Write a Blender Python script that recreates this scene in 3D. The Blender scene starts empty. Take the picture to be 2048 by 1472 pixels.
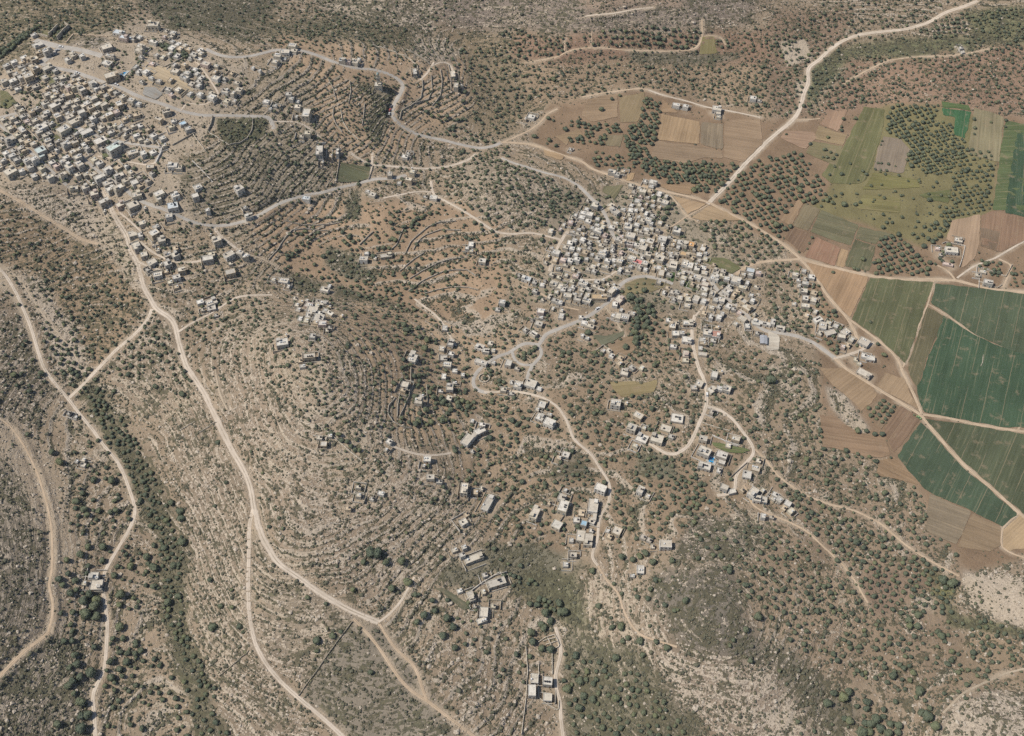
import bpy, math, random
import numpy as np
from mathutils import Vector
from mathutils.geometry import delaunay_2d_cdt

# ------------------------------------------------------------------ camera, sky, sun, exposure
random.seed(7)
rng = np.random.default_rng(11)
R = math.radians
scene = bpy.context.scene
C = scene.collection

CAM_H, PITCH, FPX = 780.0, R(50.0), 2265.0          # metres above the plain, downward tilt, focal length in photo pixels
CAM = np.array([0.0, -CAM_H / math.tan(PITCH), CAM_H])
cam_data = bpy.data.cameras.new("camera")
cam_data.sensor_width = 36.0
cam_data.lens = 36.0 * FPX / 2048.0
cam_data.clip_start, cam_data.clip_end = 1.0, 60000.0
cam = bpy.data.objects.new("camera", cam_data)
cam.location = CAM
cam.rotation_euler = (math.pi / 2 - PITCH, 0, 0)
C.objects.link(cam)
scene.camera = cam

SUN_EL, SHADOW_DIR = R(54.0), R(8.0)               # shadows fall to +x, turned slightly away from the camera
world = bpy.data.worlds.new("World"); scene.world = world; world.use_nodes = True
wn = world.node_tree.nodes; wl = world.node_tree.links; wn.clear()
sky = wn.new("ShaderNodeTexSky"); sky.sky_type = 'NISHITA'; sky.sun_disc = False
sky.sun_elevation = SUN_EL
sky.sun_rotation = math.atan2(-math.cos(SHADOW_DIR), -math.sin(SHADOW_DIR))
sky.altitude = 700; sky.air_density = 1.0; sky.dust_density = 1.6
bg = wn.new("ShaderNodeBackground"); bg.inputs[1].default_value = 0.08
wo = wn.new("ShaderNodeOutputWorld")
wl.new(sky.outputs[0], bg.inputs[0]); wl.new(bg.outputs[0], wo.inputs[0])
sun_d = bpy.data.lights.new("sun", 'SUN'); sun_d.energy = 3.9; sun_d.angle = R(0.53); sun_d.color = (1.0, 0.94, 0.85)
sun = bpy.data.objects.new("sun", sun_d)
travel = Vector((math.cos(SHADOW_DIR) * math.cos(SUN_EL), math.sin(SHADOW_DIR) * math.cos(SUN_EL), -math.sin(SUN_EL)))
sun.rotation_euler = travel.to_track_quat('-Z', 'Y').to_euler()
sun.location = (-600, -100, 900)
C.objects.link(sun)
vs = scene.view_settings
vs.view_transform = 'Standard'; vs.look = 'None'; vs.exposure = 0.14; vs.gamma = 1.0; vs.use_curve_mapping = False
scene.cycles.use_denoising = False
scene.cycles.use_adaptive_sampling = True; scene.cycles.adaptive_threshold = 0.03
scene.cycles.max_bounces = 3; scene.cycles.diffuse_bounces = 1; scene.cycles.glossy_bounces = 1
scene.cycles.transparent_max_bounces = 4; scene.cycles.volume_bounces = 0
HAZE = 0.000032
# ------------------------------------------------------------------ pixel -> place helpers (a pixel gives a direction, the ground gives the distance)
SP, CP = math.sin(PITCH), math.cos(PITCH)
def ray(px, py):
    xc = (np.asarray(px, float) - 1024.0) / FPX
    yc = -(np.asarray(py, float) - 736.0) / FPX
    return xc, CP + yc * SP, -SP + yc * CP
def on_plane(px, py, z):
    dx, dy, dz = ray(px, py)
    t = (np.asarray(z, float) - CAM[2]) / dz
    return CAM[0] + dx * t, CAM[1] + dy * t
def to_px(x, y, z):
    rx, ry, rz = x - CAM[0], y - CAM[1], z - CAM[2]
    f = ry * CP - rz * SP
    u = ry * SP + rz * CP
    f = np.maximum(f, 1.0)
    return 1024.0 + FPX * rx / f, 736.0 - FPX * u / f
def T(col, row, pts):                               # points read off a quarter-size enlargement of the photograph
    return [(col * 512 + p[0] / 4.0, row * 368 + p[1] / 4.0) for p in pts]

def hash_noise(x, y, seed):
    xi = np.floor(x).astype(np.int64); yi = np.floor(y).astype(np.int64)
    fx, fy = x - xi, y - yi
    fx = fx * fx * (3 - 2 * fx); fy = fy * fy * (3 - 2 * fy)
    def h(a, b):
        n = (a * 374761393 + b * 668265263 + seed * 982451653) & 0x7fffffff
        n = ((n ^ (n >> 13)) * 1274126177) & 0x7fffffff
        n = n ^ (n >> 16)
        return (n & 0xffff) / 65535.0
    return (h(xi, yi) * (1 - fx) + h(xi + 1, yi) * fx) * (1 - fy) + (h(xi, yi + 1) * (1 - fx) + h(xi + 1, yi + 1) * fx) * fy
def fbm(x, y, size, seed=0, octaves=3):
    s, a, t = 0.0, 1.0, 0.0
    for k in range(octaves):
        s = s + a * hash_noise(x / size * 2 ** k + 17.3 * k, y / size * 2 ** k - 9.1 * k, seed + k)
        t += a; a *= 0.5
    return s / t

# ------------------------------------------------------------------ relief: spot heights read from the terraces, tracks and valleys
SPOT = [
 # the plain and its far rim
 (1400,250,0),(1700,300,0),(2048,450,0),(1600,520,0),(2000,700,0),(1800,900,0),(1950,1000,0),(2048,1100,0),(1300,250,3),(1150,270,6),(1480,430,1),(1450,330,0),
 (1620,150,12),(1600,90,20),(1700,80,22),(1850,30,35),(2048,10,45),(2048,180,10),(1900,150,18),(1450,60,30),(1450,130,14),(1300,150,14),(1200,100,28),(1200,20,55),(1500,10,46),(1700,-40,55),
 (1750,220,1),(1560,220,3),(1420,190,6),
 # head of the dry valley below the spur
 (1000,230,12),(930,100,30),(950,20,48),(980,290,13),(1060,200,12),(1050,110,26),
 # town ridge
 (100,90,95),(200,110,98),(300,90,95),(40,150,95),(400,110,90),(600,100,78),(700,130,68),(800,150,52),(860,130,46),(905,180,33),(830,260,25),(100,10,84),(300,10,78),(500,40,72),(700,40,58),(850,60,42),(650,-30,48),
 (-60,100,92),(-60,300,78),(100,230,88),(200,260,83),(60,330,78),(250,380,65),(330,300,78),(330,220,88),(450,250,79),(540,235,72),(650,220,57),(700,200,58),(740,270,40),(640,310,46),(745,330,30),(800,340,25),(900,310,15),
 # slopes under the town
 (430,320,74),(500,325,66),(560,330,55),(600,335,48),(640,345,40),(350,370,70),(400,405,61),(520,385,56),(470,420,52),(500,295,68),(430,430,52),(530,430,44),(620,390,37),(560,370,49),(480,500,38),(560,530,25),(600,575,17),(700,360,27),(870,390,19),(640,470,25),(720,540,14),(800,450,21),(900,430,22),(950,480,17),(980,380,26),(1050,360,20),(900,560,10),(820,620,11),(740,600,14),(1000,600,9),
 (640,190,66),(640,255,56),(700,255,47),(755,185,54),(775,255,34),(715,300,37),(780,440,27),(850,415,25),(840,520,15),(880,480,18),(960,560,9),(1000,520,11),
 # village
 (1200,470,9),(1300,380,4),(1400,540,5),(1500,630,4),(1120,500,13),(1150,590,9),(1180,650,8),(1250,570,8),(1080,690,9),(1000,700,10),(950,760,10),
 # round hill
 (570,680,58),(620,710,58),(620,640,46),(700,650,42),(800,720,34),(880,720,17),(820,820,30),(900,850,20),(700,800,51),(650,760,57),(750,900,41),(850,960,30),(640,890,48),(560,800,50),(500,720,44),(500,640,36),(420,640,30),(650,1000,36),(760,1060,27),(900,1030,19),(960,990,15),(600,1060,34),(850,1120,14),(680,1160,22),(520,900,40),
 # white track and the dry valley on the left
 (310,620,30),(260,480,46),(220,400,58),(350,680,30),(400,780,31),(450,880,31),(500,1000,28),(540,1100,26),(640,1170,20),(760,1240,12),
 (0,450,60),(0,540,46),(60,640,31),(140,790,12),(200,870,6),(260,980,2),(300,1080,-2),(370,1200,-6),(380,1290,-9),(440,1440,-14),(200,600,28),(250,750,18),(330,850,13),(400,1000,13),(450,1150,9),(500,1280,5),(600,1380,1),(690,1472,-5),
 (0,950,24),(60,1050,20),(-40,1200,34),(100,1250,10),(50,700,28),(-40,800,34),(190,1160,2),(200,1300,-4),(190,1450,-10),(0,1400,14),(-60,1480,20),(400,1540,-18),
 # foreground
 (760,1350,6),(900,1420,0),(950,1500,-6),(900,1250,4),(1000,1170,2),(1100,1130,0),(1030,1080,6),(1120,1200,-4),(1100,1400,-12),(1150,1520,-18),(960,1350,0),
 (1190,1100,4),(1220,980,8),(1150,880,14),(1050,800,14),(1300,900,12),(1330,800,12),(1410,800,10),(1400,680,8),(1500,900,10),(1480,980,9),(1560,1000,7),(1300,700,9),(1450,850,11),(1600,800,6),(1700,880,1),(1650,740,3),
 (1280,1140,10),(1400,1180,22),(1450,1250,24),(1550,1300,14),(1350,1300,16),(1250,1250,8),(1300,1450,2),(1500,1450,8),(1400,1400,8),(1600,1100,10),(1700,1200,6),(1750,1100,3),(1850,1140,1),(1900,1250,2),(1800,1350,2),(1700,1450,0),(2000,1200,6),(2060,1200,11),(2060,1290,2),(2000,1430,12),(1900,1500,10),(1980,1330,0),(2100,1000,0),
]
_sp = np.array(SPOT, float)
_sx, _sy = on_plane(_sp[:, 0], _sp[:, 1], _sp[:, 2])
_sx, _sy, _sz = _sx / 100.0, _sy / 100.0, _sp[:, 2]
def _tps_u(r2): return 0.5 * r2 * np.log(np.maximum(r2, 1e-9))
_n = len(_sx)
_K = _tps_u((_sx[:, None] - _sx[None]) ** 2 + (_sy[:, None] - _sy[None]) ** 2) + 0.02 * np.eye(_n)
_P = np.stack([np.ones(_n), _sx, _sy], 1)
_A = np.block([[_K, _P], [_P.T, np.zeros((3, 3))]])
_W = np.linalg.solve(_A, np.concatenate([_sz, np.zeros(3)]))
def relief(x, y):
    x = np.clip(x, -900, 900) / 100.0; y = np.clip(y, -480, 780) / 100.0
    out = np.empty(x.shape, np.float64)
    fx, fy, fo = x.ravel(), y.ravel(), out.ravel()
    for i in range(0, fx.size, 60000):
        a, b = fx[i:i + 60000], fy[i:i + 60000]
        r2 = (a[:, None] - _sx[None]) ** 2 + (b[:, None] - _sy[None]) ** 2
        fo[i:i + 60000] = _tps_u(r2) @ _W[:_n] + _W[_n] + _W[_n + 1] * a + _W[_n + 2] * b
    return fo.reshape(x.shape)

# ground lattice: fine where the photograph looks, stretched far out to the horizon
NU, NV = 800, 740
_u = np.linspace(-1, 1, NU); _v = np.linspace(-400, 690, NV)
_outer = np.array([1.06, 1.2, 1.5, 2.2, 4, 9, 22])
U_AX = np.concatenate([-_outer[::-1], _u, _outer])
V_AX = np.concatenate([np.array([-9000, -4000, -1800, -900, -600, -480, -430.]), _v, np.array([720, 780, 900, 1200, 2000, 4500, 12000.])])
def half_width(y): return np.interp(y, [-400, 690], [395.0, 735.0])
GY = np.repeat(V_AX[:, None], len(U_AX), 1)
GX = U_AX[None, :] * half_width(GY)
HB = relief(GX, GY)                                  # smooth relief

# ------------------------------------------------------------------ land cover read from the photograph as a map of polygons
MW, MH = 1024, 736
def poly_mask(pts):
    p = np.array(pts, float) / 2.0
    m = np.zeros((MH, MW), bool)
    x0, x1 = int(max(0, p[:, 0].min() - 1)), int(min(MW, p[:, 0].max() + 2))
    y0, y1 = int(max(0, p[:, 1].min() - 1)), int(min(MH, p[:, 1].max() + 2))
    if x1 <= x0 or y1 <= y0: return m
    X, Y = np.meshgrid(np.arange(x0, x1) + .5, np.arange(y0, y1) + .5)
    s = np.zeros(X.shape, bool)
    for (ax, ay), (bx, by) in zip(p, np.roll(p, -1, 0)):
        if ay == by: continue
        c = ((ay > Y) != (by > Y)) & (X < (bx - ax) * (Y - ay) / (by - ay) + ax)
        s ^= c
    m[y0:y1, x0:x1] = s
    return m
def blur(a, r, n=2):
    a = a.astype(np.float64)
    for _ in range(n):
        for ax in (0, 1):
            pad = [(0, 0), (0, 0)]; pad[ax] = (r + 1, r)
            c = np.cumsum(np.pad(a, pad, mode='edge'), axis=ax)
            k = 2 * r + 1
            a = (np.take(c, range(k, c.shape[ax]), ax) - np.take(c, range(0, c.shape[ax] - k), ax)) / k
    return a
def sample_map(m, px, py):
    x = np.abs(np.asarray(px) / 2.0 - .5); y = np.abs(np.asarray(py) / 2.0 - .5)
    x = np.clip(np.where(x > MW - 1, 2 * (MW - 1) - x, x), 0, MW - 1.001); y = np.clip(np.where(y > MH - 1, 2 * (MH - 1) - y, y), 0, MH - 1.001)
    xi, yi = x.astype(int), y.astype(int); fx, fy = x - xi, y - yi
    return (m[yi, xi] * (1 - fx) + m[yi, xi + 1] * fx) * (1 - fy) + (m[yi + 1, xi] * (1 - fx) + m[yi + 1, xi + 1] * fx) * fy

TAN, BEIGE, BROWN, RED, GREY, DARK, GREEN = (.300,.222,.142), (.340,.275,.195), (.235,.165,.105), (.272,.185,.125), (.205,.178,.140), (.150,.135,.100), (.150,.150,.085)
# polygon, soil, rock, scrub, terracing, edge softness
COVER = [
 ([(-20,-20),(2070,-20),(2070,1500),(-20,1500)], (.295,.228,.155), .38, .34, .45, 4),
 ([(1100,205),(1300,172),(1540,240),(1760,203),(1900,200),(2070,240),(2070,1110),(1920,1150),(1850,1010),(1640,860),(1640,720),(1580,500),(1340,380),(1200,350),(1060,290)], BROWN, .03, .08, 0, 5),
 ([(1650,392),(1720,250),(1772,205),(1880,212),(2000,245),(1988,420),(1905,470),(1840,492),(1720,445),(1600,425)], (.185,.162,.080), .02, .10, 0, 5),
 ([(0,380),(210,390),(260,480),(285,565),(300,600),(200,500),(60,425)], (.34,.275,.20), .62, .34, .4, 8),
 ([(0,420),(190,490),(300,610),(210,720),(140,780),(70,640),(0,520)], TAN, .30, .42, .35, 8),
 ([(20,520),(90,570),(165,690),(200,800),(130,760),(60,610)], (.33,.27,.20), .66, .30, .2, 8),
 ([(280,570),(360,680),(430,830),(500,1000),(330,860),(200,740),(300,620)], (.28,.22,.155), .45, .40, .3, 8),
 ([(-20,600),(60,650),(120,790),(60,860),(-20,860)], (.25,.20,.145), .46, .42, .3, 12),
 ([(-20,880),(60,940),(110,1100),(85,1260),(-20,1340)], (.240,.200,.148), .42, .42, .2, 18),
 ([(-20,840),(60,850),(125,960),(155,1100),(125,1250),(60,1310),(0,1420),(-20,1380),(40,1290),(95,1230),(95,1090),(50,960),(-20,900)], (.375,.298,.208), .42, .12, 0, 12),
 ([(-20,530),(20,548),(45,600),(70,660),(92,735),(112,772),(98,768),(72,715),(46,650),(18,590),(-20,565)], (.42,.34,.24), .35, .04, 0, 3),
 ([(-20,1330),(100,1270),(170,1290),(170,1472),(-20,1500)], (.24,.20,.15), .45, .5, .2, 10),
 ([(145,760),(215,780),(305,950),(365,1080),(375,1250),(470,1500),(400,1500),(330,1250),(315,1100),(245,950)], (.19,.165,.11), .25, .6, .2, 8),
 ([(330,850),(440,890),(500,1040),(500,1280),(650,1500),(480,1500),(400,1290),(380,1100)], (.285,.225,.158), .48, .38, .42, 12),
 ([(440,640),(540,615),(700,690),(760,860),(900,960),(960,1060),(820,1180),(720,1210),(560,1110),(500,960),(420,760)], (.318,.248,.174), .48, .34, .42, 12),
 ([(500,1040),(560,1140),(750,1250),(610,1390),(520,1290)], (.275,.222,.158), .46, .40, .42, 12),
 ([(690,1240),(780,1260),(940,1500),(700,1500),(600,1390)], (.235,.20,.150), .26, .42, .1, 10),
 ([(770,1180),(900,1180),(1040,1300),(1060,1472),(940,1472),(850,1330),(780,1260)], (.30,.232,.158), .46, .36, .5, 10),
 ([(740,580),(960,640),(1080,660),(950,760),(960,860),(800,880),(740,740),(680,640)], (.33,.245,.16), .30, .20, .7, 8),
 ([(1030,1110),(1180,1125),(1170,1260),(1100,1230),(1020,1180)], (.165,.155,.095), .14, .55, .1, 8),
 ([(1150,1120),(1260,1160),(1340,1290),(1280,1320),(1180,1260)], (.30,.235,.165), .52, .36, .3, 10),
 ([(1310,1150),(1450,1115),(1500,1250),(1540,1330),(1450,1340),(1360,1290),(1290,1200)], (.190,.165,.128), .36, .50, .15, 14),
 ([(1120,1250),(1250,1280),(1400,1400),(1400,1500),(1130,1500)], (.20,.175,.12), .30, .55, .3, 10),
 ([(1520,1290),(1620,1300),(1720,1440),(1640,1500),(1560,1420)], (.20,.172,.125), .32, .5, .3, 12),
 ([(1280,1290),(1530,1340),(1650,1460),(1600,1500),(1480,1500),(1380,1420)], (.31,.245,.178), .58, .36, .35, 14),
 ([(1915,1140),(2070,1170),(2070,1255),(1940,1215)], (.42,.37,.30), .82, .18, 0, 6),
 ([(1820,1190),(1900,1235),(1960,1310),(1840,1300)], (.33,.27,.20), .62, .3, .2, 8),
 ([(1860,1500),(1930,1390),(2070,1335),(2070,1500)], (.34,.285,.215), .64, .34, .3, 10),
 ([(0,60),(300,40),(480,130),(560,200),(420,260),(350,330),(430,430),(380,450),(200,392),(-20,372)], (.36,.295,.215), .35, .20, .15, 8),
 ([(130,82),(147,70),(215,75),(200,94),(180,99),(136,93)], (.27,.235,.19), .50, .45, 0, 2),
 ([(-20,-20),(260,-20),(250,50),(0,140)], (.27,.215,.14), .30, .5, .2, 8),
 ([(260,-20),(560,-20),(520,80),(330,50)], (.20,.17,.125), .35, .6, .3, 8),
 ([(480,40),(740,20),(850,70),(800,130),(560,95)], (.235,.19,.125), .30, .52, .7, 8),
 ([(560,-20),(880,-20),(870,70),(700,30)], (.25,.205,.155), .55, .5, .2, 8),
 ([(850,-20),(1520,-20),(1490,45),(1150,66),(900,60)], (.235,.190,.150), .40, .42, .12, 10),
 ([(1150,-20),(1420,-20),(1330,15),(1160,12)], (.30,.225,.16), .3, .3, .2, 7),
 ([(900,60),(1150,70),(1060,130),(1100,200),(1010,280),(930,260),(900,180)], (.25,.195,.125), .25, .36, .2, 10),
 ([(1030,70),(1560,60),(1560,160),(1480,140),(1030,120)], (.255,.170,.115), .18, .35, .1, 7),
 ([(1040,125),(1300,118),(1540,130),(1540,230),(1300,178),(1060,220)], (.29,.215,.14), .25, .33, .15, 7),
 ([(1250,100),(1500,112),(1420,128),(1270,126)], (.20,.175,.125), .25, .5, .2, 5),
 ([(1540,30),(1700,10),(1700,120),(1640,130),(1600,230),(1540,230)], (.245,.175,.12), .30, .40, .1, 8),
 ([(1700,110),(2070,80),(2070,240),(1900,205),(1760,207),(1620,235)], RED, .26, .35, .1, 8),
 ([(1640,120),(1720,80),(1950,70),(1960,110),(1700,110),(1620,200),(1590,180)], (.18,.18,.10), .2, .55, .1, 6),
 ([(1930,20),(2070,0),(2070,90),(1950,80)], (.19,.18,.10), .2, .5, .1, 6),
 ([(1560,85),(1610,80),(1625,118),(1575,130)], (.44,.38,.30), .85, .12, 0, 3),
 ([(1595,165),(1615,160),(1608,190),(1594,190)], (.44,.39,.31), .85, .1, 0, 2),
 ([(560,60),(800,100),(920,120),(945,215),(860,262),(790,300),(650,330),(560,240),(520,190)], (.345,.252,.165), .16, .15, 1, 7),
 ([(700,165),(760,170),(790,180),(770,250),(760,290),(735,270),(745,200)], (.165,.155,.10), .12, .6, .8, 5),
 ([(520,120),(620,150),(640,320),(560,300),(440,260)], (.285,.23,.16), .32, .32, .9, 7),
 ([(820,60),(920,100),(900,125),(820,110)], (.35,.285,.205), .5, .35, .8, 6),
 ([(350,330),(480,260),(640,310),(640,390),(440,440),(390,430)], (.265,.22,.155), .34, .38, 1, 7),
 ([(430,235),(540,235),(520,280),(450,295)], (.165,.155,.098), .15, .6, .2, 4),
 ([(480,420),(620,400),(950,400),(1010,460),(1010,640),(880,640),(700,580),(560,540)], (.335,.240,.155), .15, .17, 1, 7),
 ([(650,490),(720,510),(760,560),(700,560),(650,530)], (.20,.185,.13), .4, .55, .2, 5),
 ([(560,540),(740,590),(860,630),(720,600),(590,580)], (.19,.165,.12), .2, .6, 0, 4),
 ([(890,325),(1000,305),(1160,395),(1100,450),(990,450),(930,400)], (.31,.25,.18), .45, .36, .3, 7),
 ([(690,400),(720,380),(720,440),(690,440)], (.19,.17,.125), .3, .6, .2, 4),
 ([(1100,390),(1240,370),(1340,385),(1420,480),(1520,540),(1500,640),(1400,620),(1200,620),(1060,610),(1100,480)], (.285,.238,.170), .18, .35, 0, 6),
 ([(1050,620),(1250,610),(1380,640),(1390,740),(1100,740)], (.285,.215,.145), .2, .33, .1, 6),
 ([(940,780),(1200,760),(1480,860),(1500,1000),(1350,1080),(1050,1110),(920,1010),(900,880)], (.295,.220,.145), .28, .32, .5, 8),
 ([(1120,890),(1160,900),(1180,950),(1100,960)], (.19,.16,.115), .2, .5, .1, 5),
 ([(1280,900),(1340,910),(1360,960),(1270,950)], (.21,.19,.13), .2, .4, .1, 5),
 ([(1380,1030),(1540,1040),(1540,1110),(1340,1120)], (.22,.185,.14), .42, .5, .1, 7),
 ([(1420,700),(1640,720),(1640,870),(1780,920),(1860,1010),(1560,930),(1500,880)], (.28,.215,.145), .34, .36, .65, 8),
 ([(1650,770),(1690,790),(1740,860),(1710,870),(1660,810)], (.36,.31,.24), .7, .3, .2, 5),
 ([(1540,930),(1850,1010),(1930,1150),(1900,1230),(2070,1270),(2070,1370),(1900,1400),(1640,1350),(1500,1200)], (.285,.215,.145), .34, .34, .35, 9),
 ([(1920,1260),(2070,1270),(2070,1380),(1900,1380)], (.29,.22,.145), .3, .3, 0, 8),
 ([(1880,1180),(1920,1230),(2070,1260),(2070,1275),(1900,1255)], (.155,.15,.085), .1, .5, 0, 4),
 ([(1840,1140),(1900,1160),(1910,1195),(1850,1190)], (.18,.175,.085), .05, .45, 0, 6),
 ([(1740,1120),(1880,1170),(1760,1230),(1720,1170)], (.255,.185,.13), .15, .35, .2, 7),
 ([(980,1080),(1160,1100),(1170,1130),(1040,1150),(900,1170),(860,1150)], (.20,.18,.125), .2, .5, .2, 7),
 ([(1530,720),(1560,730),(1600,790),(1560,800)], (.33,.27,.20), .5, .4, .2, 6),
]
def build_cover():
    maps = {k: None for k in ('r', 'g', 'b', 'rock', 'scrub', 'terr')}
    YY, XX = np.mgrid[0:MH, 0:MW].astype(float)
    wx = (fbm(XX, YY, 22, 5) - .5) * 16; wy = (fbm(XX, YY, 22, 9) - .5) * 16
    sx = np.clip(XX + wx, 0, MW - 1).astype(int); sy = np.clip(YY + wy, 0, MH - 1).astype(int)
    for k, (pts, col, rock, scrub, terr, soft) in enumerate(COVER):
        vals = dict(r=col[0], g=col[1], b=col[2], rock=rock, scrub=scrub, terr=terr)
        if k == 0:
            for q in maps: maps[q] = np.full((MH, MW), vals[q])
            continue
        m = poly_mask(pts)
        if soft > 5: m = m[sy, sx]
        m = blur(m, max(1, soft // 2))
        for q in maps: maps[q] = maps[q] * (1 - m) + vals[q] * m
    return maps
COVMAP = build_cover()
PXX, PYY = to_px(GX, GY, HB)
cov = {k: sample_map(v, PXX, PYY) for k, v in COVMAP.items()}
cov['b'] = cov['b'] * 1.02

# terraces cut into the relief along its contours, and broken rock on the stony slopes
STEP = 2.5
PH = HB / STEP + 2.2 * (fbm(GX, GY, 110, 3, 2) - .5) + 1.0 * (fbm(GX, GY, 34, 33, 2) - .5) + .34 * (fbm(GX, GY, 13, 31, 2) - .5)
fr = PH - np.floor(PH)
ris = np.clip((fr - .74) / .26, 0, 1); ris = ris * ris * (3 - 2 * ris)
inside = np.clip(1.4 - np.abs(U_AX)[None, :], 0, 1) * np.ones_like(GX)
far = (np.abs(GX) > half_width(GY) * 1.3) | (GY > 760) | (GY < -460)
TERR = np.where(far, 0, np.clip(cov['terr'] * 1.3 * np.clip(4.6 * (fbm(GX, GY, 40, 8, 3) - .5) + .76, 0, 1), 0, 1))
Z = HB + TERR * STEP * .95 * (ris - fr + .37)
rough = np.where(far, 0, cov['rock'] + .3 * cov['scrub'])
Z = Z + rough * (1.5 * (fbm(GX, GY, 9, 21, 3) - .5) + .9 * (fbm(GX * 1.0, GY * 1.0, 2.6, 22, 1) - .5))

def grid_index(x, y):
    v = np.interp(y, V_AX, np.arange(len(V_AX)))
    u = np.interp(x / half_width(y), U_AX, np.arange(len(U_AX)))
    return u, v
def look(A, x, y):
    x = np.asarray(x, float); y = np.asarray(y, float)
    u, v = grid_index(x, y)
    ui = np.clip(u.astype(int), 0, len(U_AX) - 2); vi = np.clip(v.astype(int), 0, len(V_AX) - 2)
    fu, fv = u - ui, v - vi
    return (A[vi, ui] * (1 - fu) + A[vi, ui + 1] * fu) * (1 - fv) + (A[vi + 1, ui] * (1 - fu) + A[vi + 1, ui + 1] * fu) * fv
def ground(x, y): return look(Z, x, y)
def place(px, py, above=0.0, A=None):                # follow the pixel's ray down to the ground (or a roof's height over it)
    A = Z if A is None else A
    z = np.zeros(np.shape(px)) + 20.0
    for _ in range(14):
        x, y = on_plane(px, py, z + above)
        z = .4 * z + .6 * look(A, x, y)
    x, y = on_plane(px, py, z + above)
    return x, y, look(A, x, y)
# ------------------------------------------------------------------ roads and tracks (photo polylines, width in metres, kind)
ROADS = []
def road(pts, w, kind, name='track'): ROADS.append([pts, w * (.98 if kind == 'white' else .88), kind, name])
W_, P_, D_, F_ = 'white', 'paved', 'dirt', 'foot'
road([(205,378),(215,395),(225,425),(236,445),(251,465),(257,480),(259,500),(274,520),(280,545),(287,575),(300,595),(309,614),(322,625),(338,633),(350,648),(354,668),(359,690),(367,715),(374,736),(390,758),(410,788),(422,816),(435,841),(450,873),(465,903),(485,936),(497,961),(504,986),(506,1011),(512,1034),(522,1071),(537,1096),(554,1126),(592,1151),(632,1181),(687,1214),(724,1231),(757,1244)], 5.0, W_)
road([(757,1244),(769,1266),(789,1296),(812,1316),(829,1330),(838,1354),(846,1380),(854,1401)], 2.6, D_)
road([(707,1237),(744,1276),(777,1324),(797,1356),(827,1386),(854,1401),(892,1431),(947,1472),(990,1505)], 2.8, D_)
road([(757,1244),(777,1231),(802,1204),(817,1176),(829,1154)], 2.0, W_)
road([(506,1020),(500,1040),(498,1061),(498,1104),(496,1179),(498,1224),(507,1279),(520,1308),(537,1336),(567,1369),(597,1396),(632,1424),(662,1451),(684,1472),(730,1510)], 3.4, W_)
road([(304,618),(297,638),(282,656),(265,673),(237,695),(215,718),(198,735),(168,768),(137,796)], 3.6, W_)
road([(-12,528),(0,538),(15,555),(32,585),(50,625),(65,663),(75,700),(87,736),(107,763),(135,796),(155,823),(185,858),(207,891),(232,918),(247,946),(255,968),(265,998),(272,1018),(267,1041),(252,1071),(235,1098),(215,1131),(206,1151),(206,1184),(212,1216),(215,1254),(212,1304),(210,1339),(200,1359),(185,1381),(185,1399),(189,1429),(191,1500)], 3.0, W_)
road([(-10,520),(12,536),(42,560),(62,593),(87,630),(115,665),(137,690),(158,725)], 1.3, F_, 'footpath')
road([(-12,374),(0,381),(32,398),(80,428),(125,455),(160,478),(197,488)], 4.0, D_)
road([(97,1265),(85,1278),(60,1292),(30,1320),(0,1352),(-20,1372)], 3.4, D_)
road([(105,1104),(104,1150),(95,1165),(106,1200),(106,1230),(97,1265)], 2.2, D_)
road([(-12,830),(20,850),(48,890),(75,945),(95,1010),(104,1060),(105,1104)], 1.8, D_)
road([(1886,1426),(1926,1386),(1961,1369),(2011,1346),(2065,1334)], 1.8, F_)
# hill town streets
road([(70,80),(112,92),(162,100),(205,112)], 8.0, P_, 'street')
road([(125,92),(105,108),(80,127)], 8.0, P_, 'street')
road([(72,124),(107,135),(150,143),(195,160),(235,172),(270,190),(325,208),(362,222),(400,231),(450,231),(512,233),(537,232),(545,245),(548,258)], 5.2, P_, 'street')
road([(545,243),(575,243),(595,243),(620,256),(640,275)], 2.6, W_, 'lane')
road([(112,218),(122,235),(150,253),(180,265),(212,278),(250,285),(300,293),(325,294),(320,310),(312,325)], 4.2, P_, 'street')
road([(-10,242),(0,250),(32,280),(62,305),(92,330),(112,350),(130,368),(150,383)], 3.6, P_, 'street')
road([(165,312),(172,320),(195,342),(220,358),(240,368),(255,382),(272,398),(295,408),(325,417),(350,428),(380,443),(410,450),(430,453),(460,450),(487,443),(512,435),(537,418),(575,400),(612,390),(650,384),(687,373),(720,366),(750,357),(787,358),(812,350)], 4.6, P_, 'hill_road')
road([(737,360),(744,332),(745,305)], 2.6, W_, 'lane')
road([(428,455),(435,468),(457,485),(475,498),(484,505)], 3.0, W_, 'lane')
road([(484,505),(512,513),(532,520),(560,538)], 1.6, F_, 'footpath')
road([(-10,236),(0,235),(25,228),(40,224),(60,232)], 4.0, P_, 'street')
road([(280,483),(305,505),(325,515),(350,525),(390,525),(425,515)], 2.4, W_, 'lane')
road([(275,522),(292,532),(320,540)], 2.4, W_, 'lane')
road([(238,424),(258,440),(282,463)], 2.0, W_, 'lane')
road([(312,325),(300,332),(270,326),(225,316),(195,312)], 2.2, W_, 'lane')
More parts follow.
